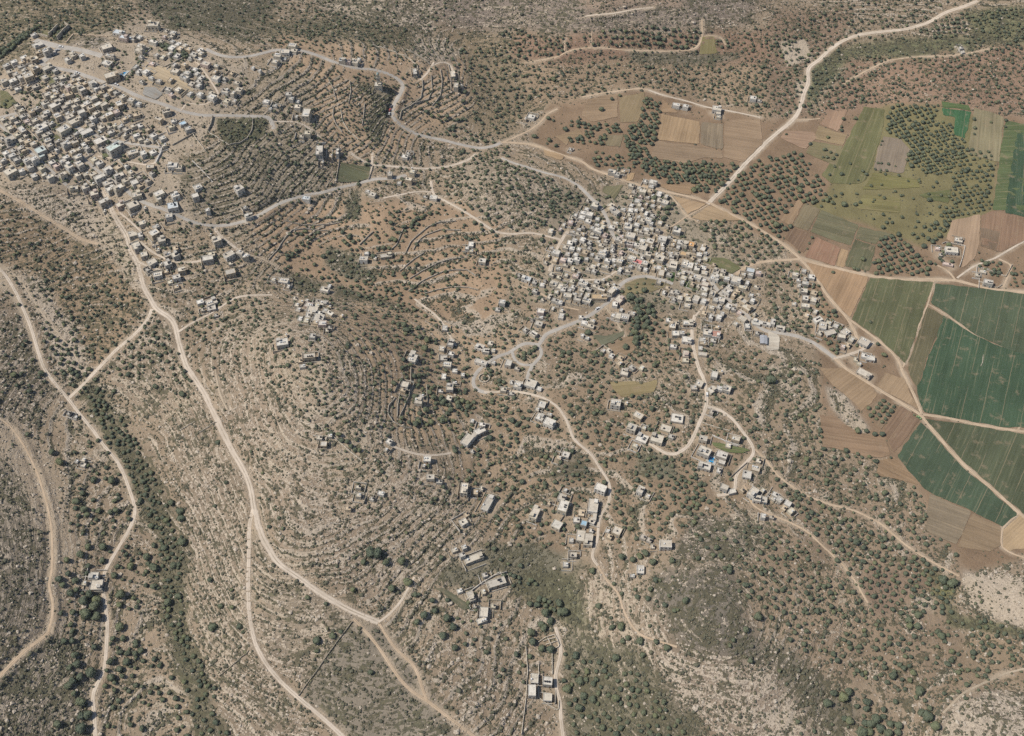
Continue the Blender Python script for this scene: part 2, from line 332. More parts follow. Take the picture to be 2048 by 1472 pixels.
# the ridge road round the spur
road([(412,98),(437,110),(467,115),(495,113),(512,110),(550,100),(600,100),(625,107),(662,122),(712,137),(750,139),(782,149),(800,160),(808,172),(802,185),(789,207),(782,225),(787,238),(807,255),(837,270),(887,280),(925,290),(962,297),(985,293),(1003,285)], 4.8, P_, 'hill_road')
road([(1000,287),(1024,277),(1057,262),(1082,245),(1094,227),(1115,218)], 2.6, D_)
road([(1165,194),(1200,187),(1236,182),(1279,176),(1297,180)], 3.0, D_)
road([(1297,180),(1324,190),(1374,202),(1411,214),(1449,220),(1481,226),(1521,235)], 2.6, W_)
road([(862,133),(882,123),(900,128),(907,145)], 2.4, W_, 'lane')
road([(868,125),(862,135),(855,147),(840,160)], 2.6, W_, 'lane')
road([(700,305),(724,322),(744,330),(787,333),(849,338),(899,333),(937,320),(952,308)], 3.4, W_, 'lane')
road([(1003,285),(1024,285),(1062,288),(1124,310),(1164,322),(1184,338),(1214,348),(1251,362),(1285,372),(1314,378),(1331,383),(1379,393),(1419,405),(1449,422),(1486,440),(1511,453),(1536,469),(1566,488),(1591,508),(1606,523),(1626,545),(1641,568),(1653,590),(1676,615),(1696,638),(1706,655),(1716,680),(1722,696)], 3.6, D_)
road([(1415,408),(1457,367),(1486,332),(1536,281),(1556,265),(1586,240),(1596,227),(1602,210),(1608,185),(1618,165),(1615,145),(1618,132),(1636,122),(1656,102),(1683,82),(1716,69),(1756,64),(1811,59),(1858,45),(1891,24),(1923,15),(1955,2)], 5.0, W_)
road([(1686,168),(1726,145),(1776,120),(1830,114),(1898,112),(1936,107),(1986,96)], 2.0, D_)
road([(1588,240),(1612,240),(1640,237)], 2.0, D_)
# plain
road([(1604,518),(1571,520),(1536,522),(1506,528),(1484,538),(1471,550)], 3.8, D_)
road([(1600,517),(1636,528),(1686,540),(1748,553),(1811,560),(1873,559),(1911,560),(1948,570),(1998,581),(2075,586)], 4.4, D_)
road([(1911,560),(1896,540),(1873,530)], 2.4, D_)
road([(1914,556),(1946,533),(1993,515),(2060,475)], 2.2, W_)
road([(1998,518),(2026,530),(2006,575)], 2.4, D_)
road([(1692,634),(1726,658),(1756,680),(1786,705),(1798,723),(1806,746),(1823,778),(1844,828)], 3.0, D_)
road([(1160,373),(1129,355),(1087,345),(1057,335),(1024,325),(1003,316)], 3.2, P_, 'street')
road([(1239,490),(1224,468),(1219,450),(1209,425),(1199,413),(1179,393),(1159,373)], 4.4, P_, 'street')
road([(1239,487),(1249,493),(1269,504),(1294,515),(1324,525),(1356,540),(1399,548),(1421,557),(1426,570),(1444,590),(1474,610),(1491,625),(1503,642),(1518,655),(1536,664),(1561,665),(1598,673),(1628,685),(1648,700),(1671,717)], 4.6, P_, 'main_street')
road([(1668,715),(1691,737),(1716,753),(1748,773),(1786,796),(1823,818),(1841,828),(1868,863),(1898,898),(1931,933),(1973,968),(2006,996),(2038,1026),(2075,1058)], 3.6, D_)
road([(1668,717),(1698,710),(1723,700),(1748,685)], 3.0, W_)
road([(1078,690),(1091,668),(1124,655),(1164,640),(1189,625),(1209,610),(1226,595),(1239,570),(1256,558),(1284,552),(1311,555),(1346,568)], 4.2, P_, 'street')
road([(1078,690),(1051,685),(1034,693),(1022,705),(995,712),(975,725),(957,740),(946,755),(945,770),(957,783),(975,785)], 3.8, P_, 'lane')
road([(968,784),(985,785),(1015,782),(1054,786),(1089,796),(1116,813),(1134,841),(1141,861),(1146,878),(1164,893),(1184,908),(1199,936),(1216,958),(1221,973),(1219,1006),(1199,1033),(1196,1058),(1196,1081),(1184,1104),(1182,1118),(1196,1131)], 2.5, W_, 'lane')
road([(1196,1131),(1211,1159),(1239,1186),(1244,1214),(1261,1249),(1279,1271),(1311,1281),(1354,1294)], 1.9, D_)
road([(1076,690),(1086,705),(1078,718),(1064,730),(1059,742),(1054,758)], 3.4, P_, 'lane')
road([(1024,703),(1026,716),(1036,727),(1050,732),(1066,729)], 3.0, P_, 'lane')
road([(1136,463),(1124,478),(1116,493),(1106,518),(1099,543)], 3.4, W_, 'street')
road([(1124,480),(1086,470),(1061,465),(1024,469),(992,465),(962,445),(924,420),(887,400),(870,393),(864,380),(862,362)], 2.8, W_, 'lane')
road([(864,384),(832,383),(799,390),(767,396)], 2.2, W_, 'lane')
road([(1390,630),(1384,653),(1384,680),(1389,705),(1397,736),(1411,766),(1414,796),(1412,816),(1399,846),(1386,876),(1374,896),(1349,911),(1331,908),(1299,886)], 3.4, W_, 'lane')
road([(1413,812),(1444,821),(1469,841),(1491,871),(1509,896),(1506,913),(1486,931),(1471,951),(1471,986),(1434,991)], 3.0, W_, 'lane')
road([(1510,898),(1536,924),(1556,953),(1611,991),(1656,1008),(1711,1021),(1761,1046),(1811,1090),(1861,1122),(1918,1152)], 2.2, D_)
road([(1488,970),(1496,986),(1504,1011),(1536,1028),(1573,1041),(1616,1063),(1646,1093),(1661,1106),(1691,1134),(1713,1166),(1723,1184),(1736,1206)], 1.9, D_)
road([(1111,1254),(1119,1284),(1125,1304),(1116,1329),(1109,1359),(1114,1384),(1123,1409),(1120,1429),(1130,1500)], 2.8, W_, 'lane')
road([(1846,829),(1898,836),(1961,851),(2011,858),(2075,867)], 3.0, D_)
road([(2036,860),(2062,815)], 2.0, D_)
road([(1868,562),(1856,608),(1836,655),(1806,735)], 1.8, D_, 'field_path')
road([(1856,608),(1898,633),(1948,670),(1998,693),(2045,710),(2070,716)], .9, D_, 'field_path')
road([(2038,1026),(2004,1056),(2001,1094),(2020,1106),(2070,1122)], 1.8, D_, 'field_path')
road([(1417,409),(1374,433),(1341,455),(1316,470)], 1.8, D_, 'field_path')
road([(1341,390),(1359,413),(1374,433),(1396,444)], 1.5, D_, 'field_path')
road([(1209,612),(1231,640),(1249,670),(1256,690)], 1.5, F_, 'footpath')
road([(1164,560),(1209,559),(1236,540)], 2.2, W_, 'lane')
road([(1389,634),(1411,608),(1426,588)], 2.0, W_, 'lane')
road([(1044,127),(1074,122),(1124,112),(1131,102),(1174,95),(1211,96),(1249,101),(1324,103),(1386,101),(1401,88),(1405,72),(1404,40)], 2.2, D_)
road([(1405,73),(1424,70),(1446,75),(1451,90)], 2.0, D_)
road([(1129,103),(1130,78)], 1.6, D_, 'footpath'); road([(1183,95),(1183,66)], 1.6, D_, 'footpath')
road([(1169,33),(1224,28),(1274,18),(1306,15)], 2.6, W_)
road([(355,665),(380,648),(420,628),(450,608),(475,593),(512,590),(545,590)], 2.4, W_)
road([(829,598),(872,630),(887,648),(902,675),(912,693)], 2.0, W_, 'lane')
road([(772,886),(799,898),(837,910),(874,911),(902,906)], 2.2, W_, 'lane')
road([(430,735),(434,760),(440,790),(455,820)], 1.6, F_, 'footpath')
road([(1158,620),(1120,612),(1075,582),(1040,572)], 1.8, D_, 'footpath')
road([(362,222),(372,205),(410,212),(440,190),(420,160),(400,130),(380,115)], 2.0, W_, 'lane')
for q in ([(1771,760),(1760,720)], [(1716,900),(1780,912)],): pass

def resample(x, y, step):
    d = np.concatenate([[0], np.cumsum(np.hypot(np.diff(x), np.diff(y)))])
    n = max(2, int(d[-1] / step) + 1)
    s = np.linspace(0, d[-1], n)
    return np.interp(s, d, x), np.interp(s, d, y)
def smooth(a, k):
    if len(a) < 5: return a
    for _ in range(k):
        b = a.copy(); b[1:-1] = (a[:-2] + 2 * a[1:-1] + a[2:]) / 4; a = b
    return a
road_lines = []
ROAD_D = np.full(GX.shape, 99.0)
for r in ROADS:
    p = np.array(r[0], float)
    x, y, z = place(p[:, 0], p[:, 1], A=HB)
    x, y = resample(x, y, 2.5)
    x, y = smooth(x, 6), smooth(y, 6)
    zz = smooth(look(HB, x, y), 20)
    road_lines.append((x, y, zz, r[1], r[2], r[3]))
# bench the ground under every road so that the carriageway lies in it
for x, y, zz, w, kind, nm in sorted(road_lines, key=lambda q: q[3]):
    reach = w / 2 + 5.0
    for k in range(len(x)):
        u, v = grid_index(x[k], y[k])
        cell = 2 * half_width(y[k]) / NU
        a, b = int(reach / cell) + 1, int(reach / 1.47) + 1
        u0, u1 = max(0, int(u) - a), min(GX.shape[1], int(u) + a + 2); v0, v1 = max(0, int(v) - b), min(GX.shape[0], int(v) + b + 2)
        d = np.hypot(GX[v0:v1, u0:u1] - x[k], GY[v0:v1, u0:u1] - y[k])
        near = d < np.maximum(ROAD_D[v0:v1, u0:u1] * 0 + reach, 0)
        better = near & (d - w / 2 < ROAD_D[v0:v1, u0:u1])
        t = np.clip((reach - d) / 3.6, 0, 1)
        sub = Z[v0:v1, u0:u1]
        sub[better] = (sub * (1 - t) + (zz[k] - .05) * t)[better]
        ROAD_D[v0:v1, u0:u1] = np.where(better, d - w / 2, ROAD_D[v0:v1, u0:u1])
# ------------------------------------------------------------------ materials
class NT:
    def __init__(s, name, rough=.9, spec=.15):
        s.m = bpy.data.materials.new(name); s.m.use_nodes = True
        s.t = s.m.node_tree; s.b = s.t.nodes["Principled BSDF"]
        s.b.inputs["Roughness"].default_value = rough
        s.b.inputs["Specular IOR Level"].default_value = spec
    def n(s, t, **k):
        o = s.t.nodes.new(t)
        for a, v in k.items(): setattr(o, a, v)
        return o
    def set(s, sock, v):
        if hasattr(v, 'is_output') or isinstance(v, bpy.types.NodeSocket): s.t.links.new(v, sock)
        elif isinstance(v, (tuple, list)) and len(v) == 3 and sock.type == 'RGBA': sock.default_value = (*v, 1)
        else: sock.default_value = v
    def math(s, op, a, b=None, c=None, clamp=False):
        o = s.n("ShaderNodeMath", operation=op, use_clamp=clamp)
        s.set(o.inputs[0], a)
        if b is not None: s.set(o.inputs[1], b)
        if c is not None: s.set(o.inputs[2], c)
        return o.outputs[0]
    def mix(s, f, a, b, mode='MIX'):
        o = s.n("ShaderNodeMix", data_type='RGBA', blend_type=mode)
        s.set(o.inputs[0], f); s.set(o.inputs[6], a); s.set(o.inputs[7], b)
        return o.outputs[2]
    def ramp(s, x, lo, hi): return s.math('SMOOTHSTEP' if False else 'MULTIPLY', s.n_map(x, lo, hi), 1.0)
    def n_map(s, x, lo, hi, a=0., b=1., kind='SMOOTHSTEP'):
        o = s.n("ShaderNodeMapRange", interpolation_type=kind)
        s.set(o.inputs[0], x); s.set(o.inputs[1], lo); s.set(o.inputs[2], hi); s.set(o.inputs[3], a); s.set(o.inputs[4], b)
        return o.outputs[0]
    def attr(s, name, out='Fac'): 
        o = s.n("ShaderNodeAttribute", attribute_name=name); return o.outputs[out]
    def pos(s): return s.n("ShaderNodeNewGeometry").outputs["Position"]
    def vmul(s, v, k):
        o = s.n("ShaderNodeVectorMath", operation='MULTIPLY'); s.set(o.inputs[0], v); o.inputs[1].default_value = k; return o.outputs[0]
    def noise(s, vec, scale, detail=3., rough=.55, out=0):
        o = s.n("ShaderNodeTexNoise"); s.set(o.inputs["Vector"], vec); o.inputs["Scale"].default_value = scale
        o.inputs["Detail"].default_value = detail; o.inputs["Roughness"].default_value = rough
        return o.outputs[out]
    def voronoi(s, vec, scale, out='Distance', rnd=1.0):
        o = s.n("ShaderNodeTexVoronoi"); s.set(o.inputs["Vector"], vec); o.inputs["Scale"].default_value = scale; o.inputs["Randomness"].default_value = rnd
        return o.outputs[out]
    def bump(s, h, dist, strength=1.0):
        o = s.n("ShaderNodeBump"); o.inputs["Strength"].default_value = strength; o.inputs["Distance"].default_value = dist
        s.set(o.inputs["Height"], h); s.t.links.new(o.outputs[0], s.b.inputs["Normal"])
    def done(s, col): s.set(s.b.inputs["Base Color"], col); return s.m

ROCK, ROCK2, SCRUB_C, SCRUB_D = (.470, .392, .302), (.312, .256, .196), (.125, .112, .068), (.076, .072, .048)
def ground_material():
    m = NT("hillside ground", .95, .08)
    P = m.pos()
    soil = m.attr("soil", 'Color'); rock = m.attr("rock"); scrub = m.attr("scrub"); terr = m.attr("terr"); ph = m.attr("ph"); edge = m.attr("verge")
    sep = m.n("ShaderNodeSeparateXYZ"); m.set(sep.inputs[0], P)
    cmb = m.n("ShaderNodeCombineXYZ")
    m.set(cmb.inputs[0], m.math('MULTIPLY', sep.outputs[0], .045)); m.set(cmb.inputs[1], m.math('MULTIPLY', sep.outputs[1], .045)); m.set(cmb.inputs[2], m.math('MULTIPLY', ph, 3.0))
    contour = m.noise(cmb.outputs[0], 1.0, 3.0, .62)
    big = m.attr('big'); mid = m.attr('mid'); fine = m.noise(P, .42, 2.0, .65); tiny = m.noise(P, 1.3, 1.0, .6)
    # soil tone
    v = m.math('ADD', m.math('MULTIPLY', big, .5), m.math('ADD', m.math('MULTIPLY', mid, .35), m.math('MULTIPLY', tiny, .35)))
    soil_c = m.mix(1.0, soil, m.n_map(v, .35, .85, .62, 1.38, 'LINEAR'), 'MULTIPLY')
    # bare limestone: long along the contours, cracked across
    rk = m.math('ADD', m.math('MULTIPLY', contour, .50), m.math('ADD', m.math('MULTIPLY', fine, .44), m.math('ADD', m.math('MULTIPLY', tiny, .14), m.math('MULTIPLY', big, .08))))
    fr = m.math('FRACT', ph)
    riser = m.math('MULTIPLY', m.math('MULTIPLY', m.n_map(fr, .66, .80), m.n_map(fr, .995, .93)), terr)
    rkb = m.math('ADD', rk, m.math('MULTIPLY', m.math('SUBTRACT', rock, .5), .46))
    rkb = m.math('ADD', rkb, m.math('MULTIPLY', riser, .13))
    rmask = m.n_map(rkb, .545, .60)
    crack = m.voronoi(P, .55, 'Distance')
    rock_c = m.mix(m.n_map(m.math('ADD', tiny, m.math('MULTIPLY', crack, .5)), .45, .95), ROCK2, ROCK)
    rock_c = m.mix(m.n_map(big, .35, .7), rock_c, (.375, .305, .215), 'MIX')
    rock_c = m.mix(.35, rock_c, m.mix(m.n_map(tiny, .4, .62), ROCK2, (.53, .455, .36)))
    c = m.mix(rmask, soil_c, rock_c)
    # low thorny scrub and dry grass
    sc = m.math('ADD', m.math('MULTIPLY', m.noise(P, .23, 2.0, .7), .55), m.math('ADD', m.math('MULTIPLY', m.noise(cmb.outputs[0], 2.3, 1.0, .6), .30), m.math('MULTIPLY', mid, .28)))
    scb = m.math('ADD', sc, m.math('MULTIPLY', m.math('SUBTRACT', scrub, .5), .42))
    scb = m.math('ADD', scb, m.math('MULTIPLY', m.math('MULTIPLY', m.math('SUBTRACT', 1.0, m.n_map(m.math('ABSOLUTE', m.math('SUBTRACT', fr, .72)), 0, .14)), terr), .15))
    smask = m.n_map(scb, .520, .590)
    scrub_c = m.mix(m.n_map(fine, .35, .65), SCRUB_D, m.mix(m.n_map(big, .4, .65), SCRUB_C, (.125, .120, .070)))
    c = m.mix(m.math('MULTIPLY', smask, m.math('SUBTRACT', .86, m.math('MULTIPLY', edge, .8))), c, scrub_c)
    half = m.math('FRACT', m.math('MULTIPLY', ph, 1.0))
    ln = m.math('MULTIPLY', m.n_map(m.math('ABSOLUTE', m.math('SUBTRACT', half, .90)), .10, .045), m.n_map(m.math('ADD', contour, m.math('MULTIPLY', m.math('SUBTRACT', terr, .5), .35)), .38, .47))
    c = m.mix(m.math('MULTIPLY', m.math('MULTIPLY', ln, m.n_map(terr, .05, .75)), .85), c, m.mix(tiny, (.36, .30, .225), (.52, .44, .345)))
    # trodden verge beside roads
    c = m.mix(m.math('MULTIPLY', edge, m.n_map(mid, .3, .6)), c, m.mix(fine, (.36, .285, .2), (.44, .36, .27)))
    m.bump(m.math('ADD', m.math('MULTIPLY', rmask, .6), m.math('ADD', m.math('MULTIPLY', fine, .9), m.math('MULTIPLY', smask, .5))), .8, .8)
    return m.done(c)
GROUND_MAT = ground_material()

def road_material(name, a, b, grit, ruts=True, dark=.0):
    m = NT(name, .93, .1)
    P = m.pos()
    n1 = m.noise(P, .09, 4.0); n2 = m.noise(P, .8, 3.0, .7)
    c = m.mix(m.n_map(n1, .3, .7), a, b)
    c = m.mix(m.math('MULTIPLY', m.n_map(n2, .45, .75), grit), c, tuple(q * .55 for q in a))
    if ruts:
        acr = m.attr("across")
        t = m.math('ABSOLUTE', m.math('SUBTRACT', m.math('ABSOLUTE', acr), .42))
        rut = m.math('MULTIPLY', m.n_map(t, .22, .08), m.n_map(m.noise(P, .05, 2.0), .35, .6))
        c = m.mix(m.math('MULTIPLY', rut, .55), c, tuple(min(1, q * 1.25) for q in b))
        mid = m.math('MULTIPLY', m.n_map(m.math('ABSOLUTE', acr), .2, .06), m.n_map(m.noise(P, .12, 3.0), .42, .62))
        c = m.mix(m.math('MULTIPLY', mid, .5), c, (.2, .165, .10))
        edge = m.math('MULTIPLY', m.n_map(m.math('ABSOLUTE', acr), .72, 1.0), m.n_map(m.noise(P, .35, 3.0), .35, .6))
        c = m.mix(m.math('MULTIPLY', edge, .75), c, (.25, .195, .13))
    m.bump(n2, .12, .5)
    return m.done(c)
ROAD_MATS = {
 'white': road_material("pale limestone track", (.47,.395,.31), (.58,.495,.40), .25),
 'paved': road_material("worn grey asphalt", (.36,.33,.29), (.45,.415,.365), .25, False),
 'dirt': road_material("tan dirt track", (.42,.32,.22), (.51,.395,.28), .3),
 'foot': road_material("trodden path", (.40,.325,.235), (.47,.39,.29), .35),
}
# ------------------------------------------------------------------ mesh helpers
def link(name, mesh, mat=None, parent=None):
    o = bpy.data.objects.new(name, mesh); C.objects.link(o)
    if mat is not None and not mesh.materials: mesh.materials.append(mat)
    if parent is not None: o.parent = parent
    return o
def mesh_np(name, V, F, smooth_=False):
    me = bpy.data.meshes.new(name)
    V = np.asarray(V, np.float32); F = np.asarray(F, np.int32)
    me.vertices.add(len(V)); me.vertices.foreach_set("co", V.ravel())
    k = F.shape[1]
    me.loops.add(F.size); me.loops.foreach_set("vertex_index", F.ravel())
    me.polygons.add(len(F)); me.polygons.foreach_set("loop_start", np.arange(0, F.size, k, dtype=np.int32))
    me.polygons.foreach_set("use_smooth", np.full(len(F), bool(smooth_)))
    me.update(calc_edges=True)
    return me
def fattr(me, name, a, typ='FLOAT'):
    at = me.attributes.new(name, typ, 'POINT')
    if typ == 'FLOAT': at.data.foreach_set("value", np.ascontiguousarray(a, np.float32).ravel())
    else: at.data.foreach_set("color", np.ascontiguousarray(a, np.float32).ravel())
def empty(name, loc=(0, 0, 0), rz=0.0):
    o = bpy.data.objects.new(name, None); C.objects.link(o); o.location = loc; o.rotation_euler = (0, 0, rz); o.empty_display_size = .5
    return o
def tag(o, label, cat, group=None, kind=None):
    o["label"] = label; o["category"] = cat
    if group: o["group"] = group
    if kind: o["kind"] = kind
    return o

# ------------------------------------------------------------------ the ground sheet
def build_ground():
    nv, nu = GX.shape
    V = np.stack([GX, GY, Z], -1).reshape(-1, 3)
    i = (np.arange(nv - 1)[:, None] * nu + np.arange(nu - 1)[None]).ravel()
    me = mesh_np("terrain", V, np.stack([i, i + 1, i + nu + 1, i + nu], 1), True)
    soil = np.stack([cov['r'], cov['g'], cov['b'], np.ones_like(GX)], -1)
    fattr(me, "soil", soil, 'FLOAT_COLOR')
    fattr(me, "rock", cov['rock']); fattr(me, "scrub", cov['scrub']); fattr(me, "terr", TERR); fattr(me, "ph", PH)
    fattr(me, "big", .5 + (fbm(GX, GY, 60, 71, 4) - .5) * .75); fattr(me, "mid", .5 + (fbm(GX, GY, 11, 75, 3) - .5) * .75)
    fattr(me, "verge", np.clip(1.1 - np.maximum(ROAD_D, 0) / 3.0, 0, 1))
    o = link("terrain", me, GROUND_MAT)
    global GROUND_MESH; GROUND_MESH = me
    tag(o, "stony terraced hillsides falling to a farmed plain", "terrain", kind="structure")
build_ground()

# ------------------------------------------------------------------ road strips
ROAD_LABEL = {'white': 'pale stony track', 'paved': 'worn grey road', 'dirt': 'tan dirt track', 'foot': 'narrow trodden path'}
for k, (x, y, zz, w, kind, nm) in enumerate(road_lines):
    tx, ty = np.gradient(x), np.gradient(y); L = np.hypot(tx, ty) + 1e-9; nx, ny = -ty / L, tx / L
    s = np.cumsum(L)
    hw = w / 2 * (1 + .38 * (fbm(s, s * 0 + k * 7.7, 9, 40, 2) - .5)); hw2 = w / 2 * (1 + .38 * (fbm(s, s * 0 + k * 5.1, 9, 41, 2) - .5))
    rows, acr = [], []
    for a in (-1.0, -1.0, -.5, 0, .5, 1.0, 1.0): acr.append(a)
    z0 = np.maximum(look(Z, x, y), zz) + .10 + .0015 * k
    for j, a in enumerate(acr):
        h = hw if a < 0 else hw2
        px, py = x + nx * a * h, y + ny * a * h
        gz = look(Z, px, py)
        z = np.maximum(z0, gz + .06) if abs(a) < 1 else (gz + .05 + .0015 * k if j not in (0, 6) else gz - .8)
        rows.append(np.stack([px, py, z], -1))
    V = np.stack(rows, 1); n = len(x); m7 = 7
    i = (np.arange(n - 1)[:, None] * m7 + np.arange(m7 - 1)[None]).ravel()
    me = mesh_np(nm, V.reshape(-1, 3), np.stack([i, i + m7, i + m7 + 1, i + 1], 1))
    fattr(me, "across", np.tile(np.array(acr, np.float32), n))
    o = link(nm, me, ROAD_MATS[kind]); o["kind"] = "structure"

# ------------------------------------------------------------------ fields of the plain and plots among the houses
def field_material():
    m = NT("ploughed and sown field", .95, .08)
    oi = m.n("ShaderNodeObjectInfo"); col = oi.outputs["Color"]
    P = m.pos(); al = m.attr("along"); ac = m.attr("cross"); rows = m.attr("rows")
    big = m.noise(P, .02, 3.0); mid = m.noise(P, .1, 4.0, .6); fine = m.noise(P, .6, 3.0, .7)
    cmb = m.n("ShaderNodeCombineXYZ"); m.set(cmb.inputs[0], m.math('MULTIPLY', al, .018)); m.set(cmb.inputs[1], m.math('MULTIPLY', ac, .55))
    streak = m.noise(cmb.outputs[0], 1.0, 4.0, .65)
    cmb2 = m.n("ShaderNodeCombineXYZ"); m.set(cmb2.inputs[0], m.math('MULTIPLY', al, .006)); m.set(cmb2.inputs[1], m.math('MULTIPLY', ac, .09))
    band = m.noise(cmb2.outputs[0], 1.0, 2.0, .5)
    v = m.math('ADD', m.math('MULTIPLY', big, .4), m.math('ADD', m.math('MULTIPLY', streak, .55), m.math('ADD', m.math('MULTIPLY', fine, .22), m.math('MULTIPLY', band, .35))))
    c = m.mix(1.0, col, m.n_map(v, .5, 1.0, .55, 1.5, 'LINEAR'), 'MULTIPLY')
    line = m.math('MULTIPLY', m.n_map(streak, .575, .66), rows)
    c = m.mix(m.math('MULTIPLY', line, .62), c, (.34, .255, .16))
    tl = m.math('ABSOLUTE', m.math('SUBTRACT', m.math('FRACT', m.math('MULTIPLY', m.math('ADD', ac, m.math('MULTIPLY', mid, 1.6)), .062)), .5))
    tram = m.math('MULTIPLY', m.n_map(tl, .022, .008), m.n_map(m.noise(P, .03, 2.0), .36, .52))
    c = m.mix(m.math('MULTIPLY', tram, .5), c, (.33, .25, .16))
    bald = m.n_map(m.math('ADD', mid, m.math('MULTIPLY', fine, .25)), .68, .86)
    c = m.mix(m.math('MULTIPLY', bald, .5), c, (.30, .225, .15))
    m.bump(m.math('ADD', m.math('MULTIPLY', streak, .6), fine), .25, .7)
    return m.done(c)
FIELD_MAT = field_material()
GRN, DGRN, OLV, GOL, YOL, BRN, DBR, TBR, RBR, GBR = (.075,.108,.052), (.056,.088,.052), (.130,.125,.060), (.150,.142,.085), (.180,.165,.070), (.262,.180,.110), (.195,.132,.088), (.335,.235,.140), (.270,.165,.110), (.215,.172,.118)
FIELDS = []
def field(pts, col, ang, rows=.2, what='ploughed brown field'): FIELDS.append((pts, col, ang, rows, what))
t31 = lambda *p: T(3, 1, p)
t32 = lambda *p: T(3, 2, p)
t30 = lambda *p: T(3, 0, p)
t20 = lambda *p: T(2, 0, p)
t21 = lambda *p: T(2, 1, p)
field(t31((815,748),(1322,788),(1100,1440),(1050,1390),(880,1232),(672,1085)), (.110,.115,.062), 66, .55, 'grey green grain field')
field(t31((1345,795),(2080,880),(2080,1395),(1650,1200),(1450,1050),(1296,950)), (.076,.096,.058), 66, .3, 'green grain field')
field(t31((1275,980),(1412,1060),(1372,1160),(1310,1300),(1240,1472),(1225,1540),(1190,1640),(1112,1475)), (.125,.112,.066), 66, .5, 'thin brownish grain field')
field([(1889,631),(1948,670),(2000,693),(2070,716),(2070,855),(2012,855),(1961,847),(1848,824),(1836,800),(1834,775),(1846,744)], DGRN, 66, .45, 'deep green crop field')
field(t32((1252,402),(2080,532),(2080,1190),(1905,1045),(1755,918),(1605,785),(1460,640),(1335,490)), (.086,.098,.058), 58, .3, 'green grain field below the path')
field(t32((1228,432),(1325,530),(1445,672),(1575,812),(1740,945),(1870,1055),(1995,1168),(1876,1270),(1630,1146),(1262,985),(1024,700)), (.066,.090,.056), 56, .35, 'rich green crop field')
field(t32((1215,415),(1010,682),(948,555),(925,490),(1060,302),(1180,372)), DBR, 52, .2)
field(t32((412,0),(598,0),(838,152),(876,225),(752,345),(640,235),(520,140)), (.275,.195,.122), 40, .3)
field(t32((866,142),(935,42),(1082,85),(1205,335),(1000,225)), (.30,.215,.135), 52, .25, 'tan fallow field')
field(t32((412,380),(520,380),(700,510),(930,562),(985,692),(900,718),(760,705),(600,655),(440,632)), (.255,.175,.112), -8, .25)
field(t32((880,742),(1012,712),(1215,935),(866,850)), BRN, -35, .2)
field(t32((1296,1005),(1626,1155),(1512,1418),(1256,1300)), GBR, -25, .4, 'grey brown stubble field')
field(t32((1634,1160),(1868,1278),(1858,1428),(1780,1472),(1508,1430)), (.225,.165,.105), -25, .3)
field(t32((1886,1290),(2010,1178),(2080,1240),(2080,1440),(1935,1462),(1874,1425)), (.35,.255,.155), 40, .2, 'tan fallow field')
field(t31((305,628),(808,748),(654,1066),(560,975),(425,790)), (.315,.212,.128), 62, .25)
field(t31((190,345),(366,405),(290,556),(134,442)), DBR, 60, .2)
field(t31((384,424),(578,512),(532,655),(298,585)), RBR, 64, .9, 'red brown field of ploughed rows')
field(t31((590,515),(648,535),(604,668),(540,658)), TBR, 64, .4, 'narrow tan plot')
field(t31((692,446),(862,496),(812,700),(612,658)), (.118,.115,.068), 64, .25, 'dark grey green plot')
field(t31((428,206),(726,332),(656,496),(334,380)), (.152,.142,.085), -24, .45, 'grey green pasture strip')
field(t31((292,156),(418,204),(322,378),(196,332)), (.185,.152,.095), 60, .3)
field(t31((242,130),(288,152),(190,330),(94,290)), (.285,.20,.125), 60, .2)
field(t31((734,338),(1000,404),(890,440),(862,488),(690,436)), (.152,.142,.085), -14, .3, 'grey green pasture strip')
field(t31((1476,290),(1698,246),(1686,500),(1648,600),(1545,676),(1560,520),(1425,440)), (.315,.225,.150), 70, .7, 'tan field combed by furrows')
field(t31((1706,252),(1790,214),(2080,276),(2080,435),(1860,548),(1706,498)), (.225,.148,.098), 70, .25)
field(t31((1702,352),(1856,382),(1826,536),(1694,496)), (.185,.135,.092), 70, .2, 'dark brown square plot')
field(t30((1905,960),(2080,1000),(2080,1700),(1792,1680),(1826,1472),(1860,1200)), (.100,.125,.058), 4, 1.0, 'green field striped with bare tan bands')
field([(2036,262),(2072,268),(2072,440),(2010,425),(2022,330)], DGRN, 72, .3, 'deep green crop strip')
field(t30((770,852),(935,872),(925,1000),(860,1240),(790,1440),(716,1472),(505,1472),(425,1400),(604,1170)), (.138,.135,.066), 66, .35, 'long olive green grass strip')
field(t30((484,892),(634,884),(560,1056),(414,996)), (.32,.215,.145), 66, .4, 'rosy tan plot')
field(t30((135,1046),(350,1052),(396,1092),(300,1196),(96,1108)), (.30,.205,.140), -12, .5, 'rosy tan plot')
field(t30((404,1002),(560,1062),(636,1082),(598,1164),(374,1116)), (.26,.195,.115), -14, .3, 'tan and olive plot')
field(t30((352,1132),(596,1172),(536,1330),(304,1222)), (.19,.165,.092), -16, .3, 'olive grey plot')
field(t30((924,1092),(1060,1112),(1136,1200),(1080,1386),(838,1366),(882,1182)), (.225,.182,.135), 70, .5, 'grey brown furrowed plot')
field(t30((1392,868),(1626,895),(1576,1106),(1484,1078),(1500,942),(1404,922)), (.052,.115,.055), 72, .1, 'vivid green crop plot')
field(t30((1384,812),(1606,848),(1622,884),(1394,860)), (.085,.12,.05), -8, .2, 'green verge plot')
field(t30((1654,862),(1886,934),(1848,1298),(1594,1236)), (.225,.195,.118), 74, .4, 'dry olive grass field')
field(t30((838,1382),(1200,1442),(1215,1500),(760,1520)), YOL, -10, .2, 'yellow green grass strip')
field(t31((756,92),(1056,112),(1056,238),(704,196)), (.185,.165,.075), -8, .25, 'yellow green meadow')
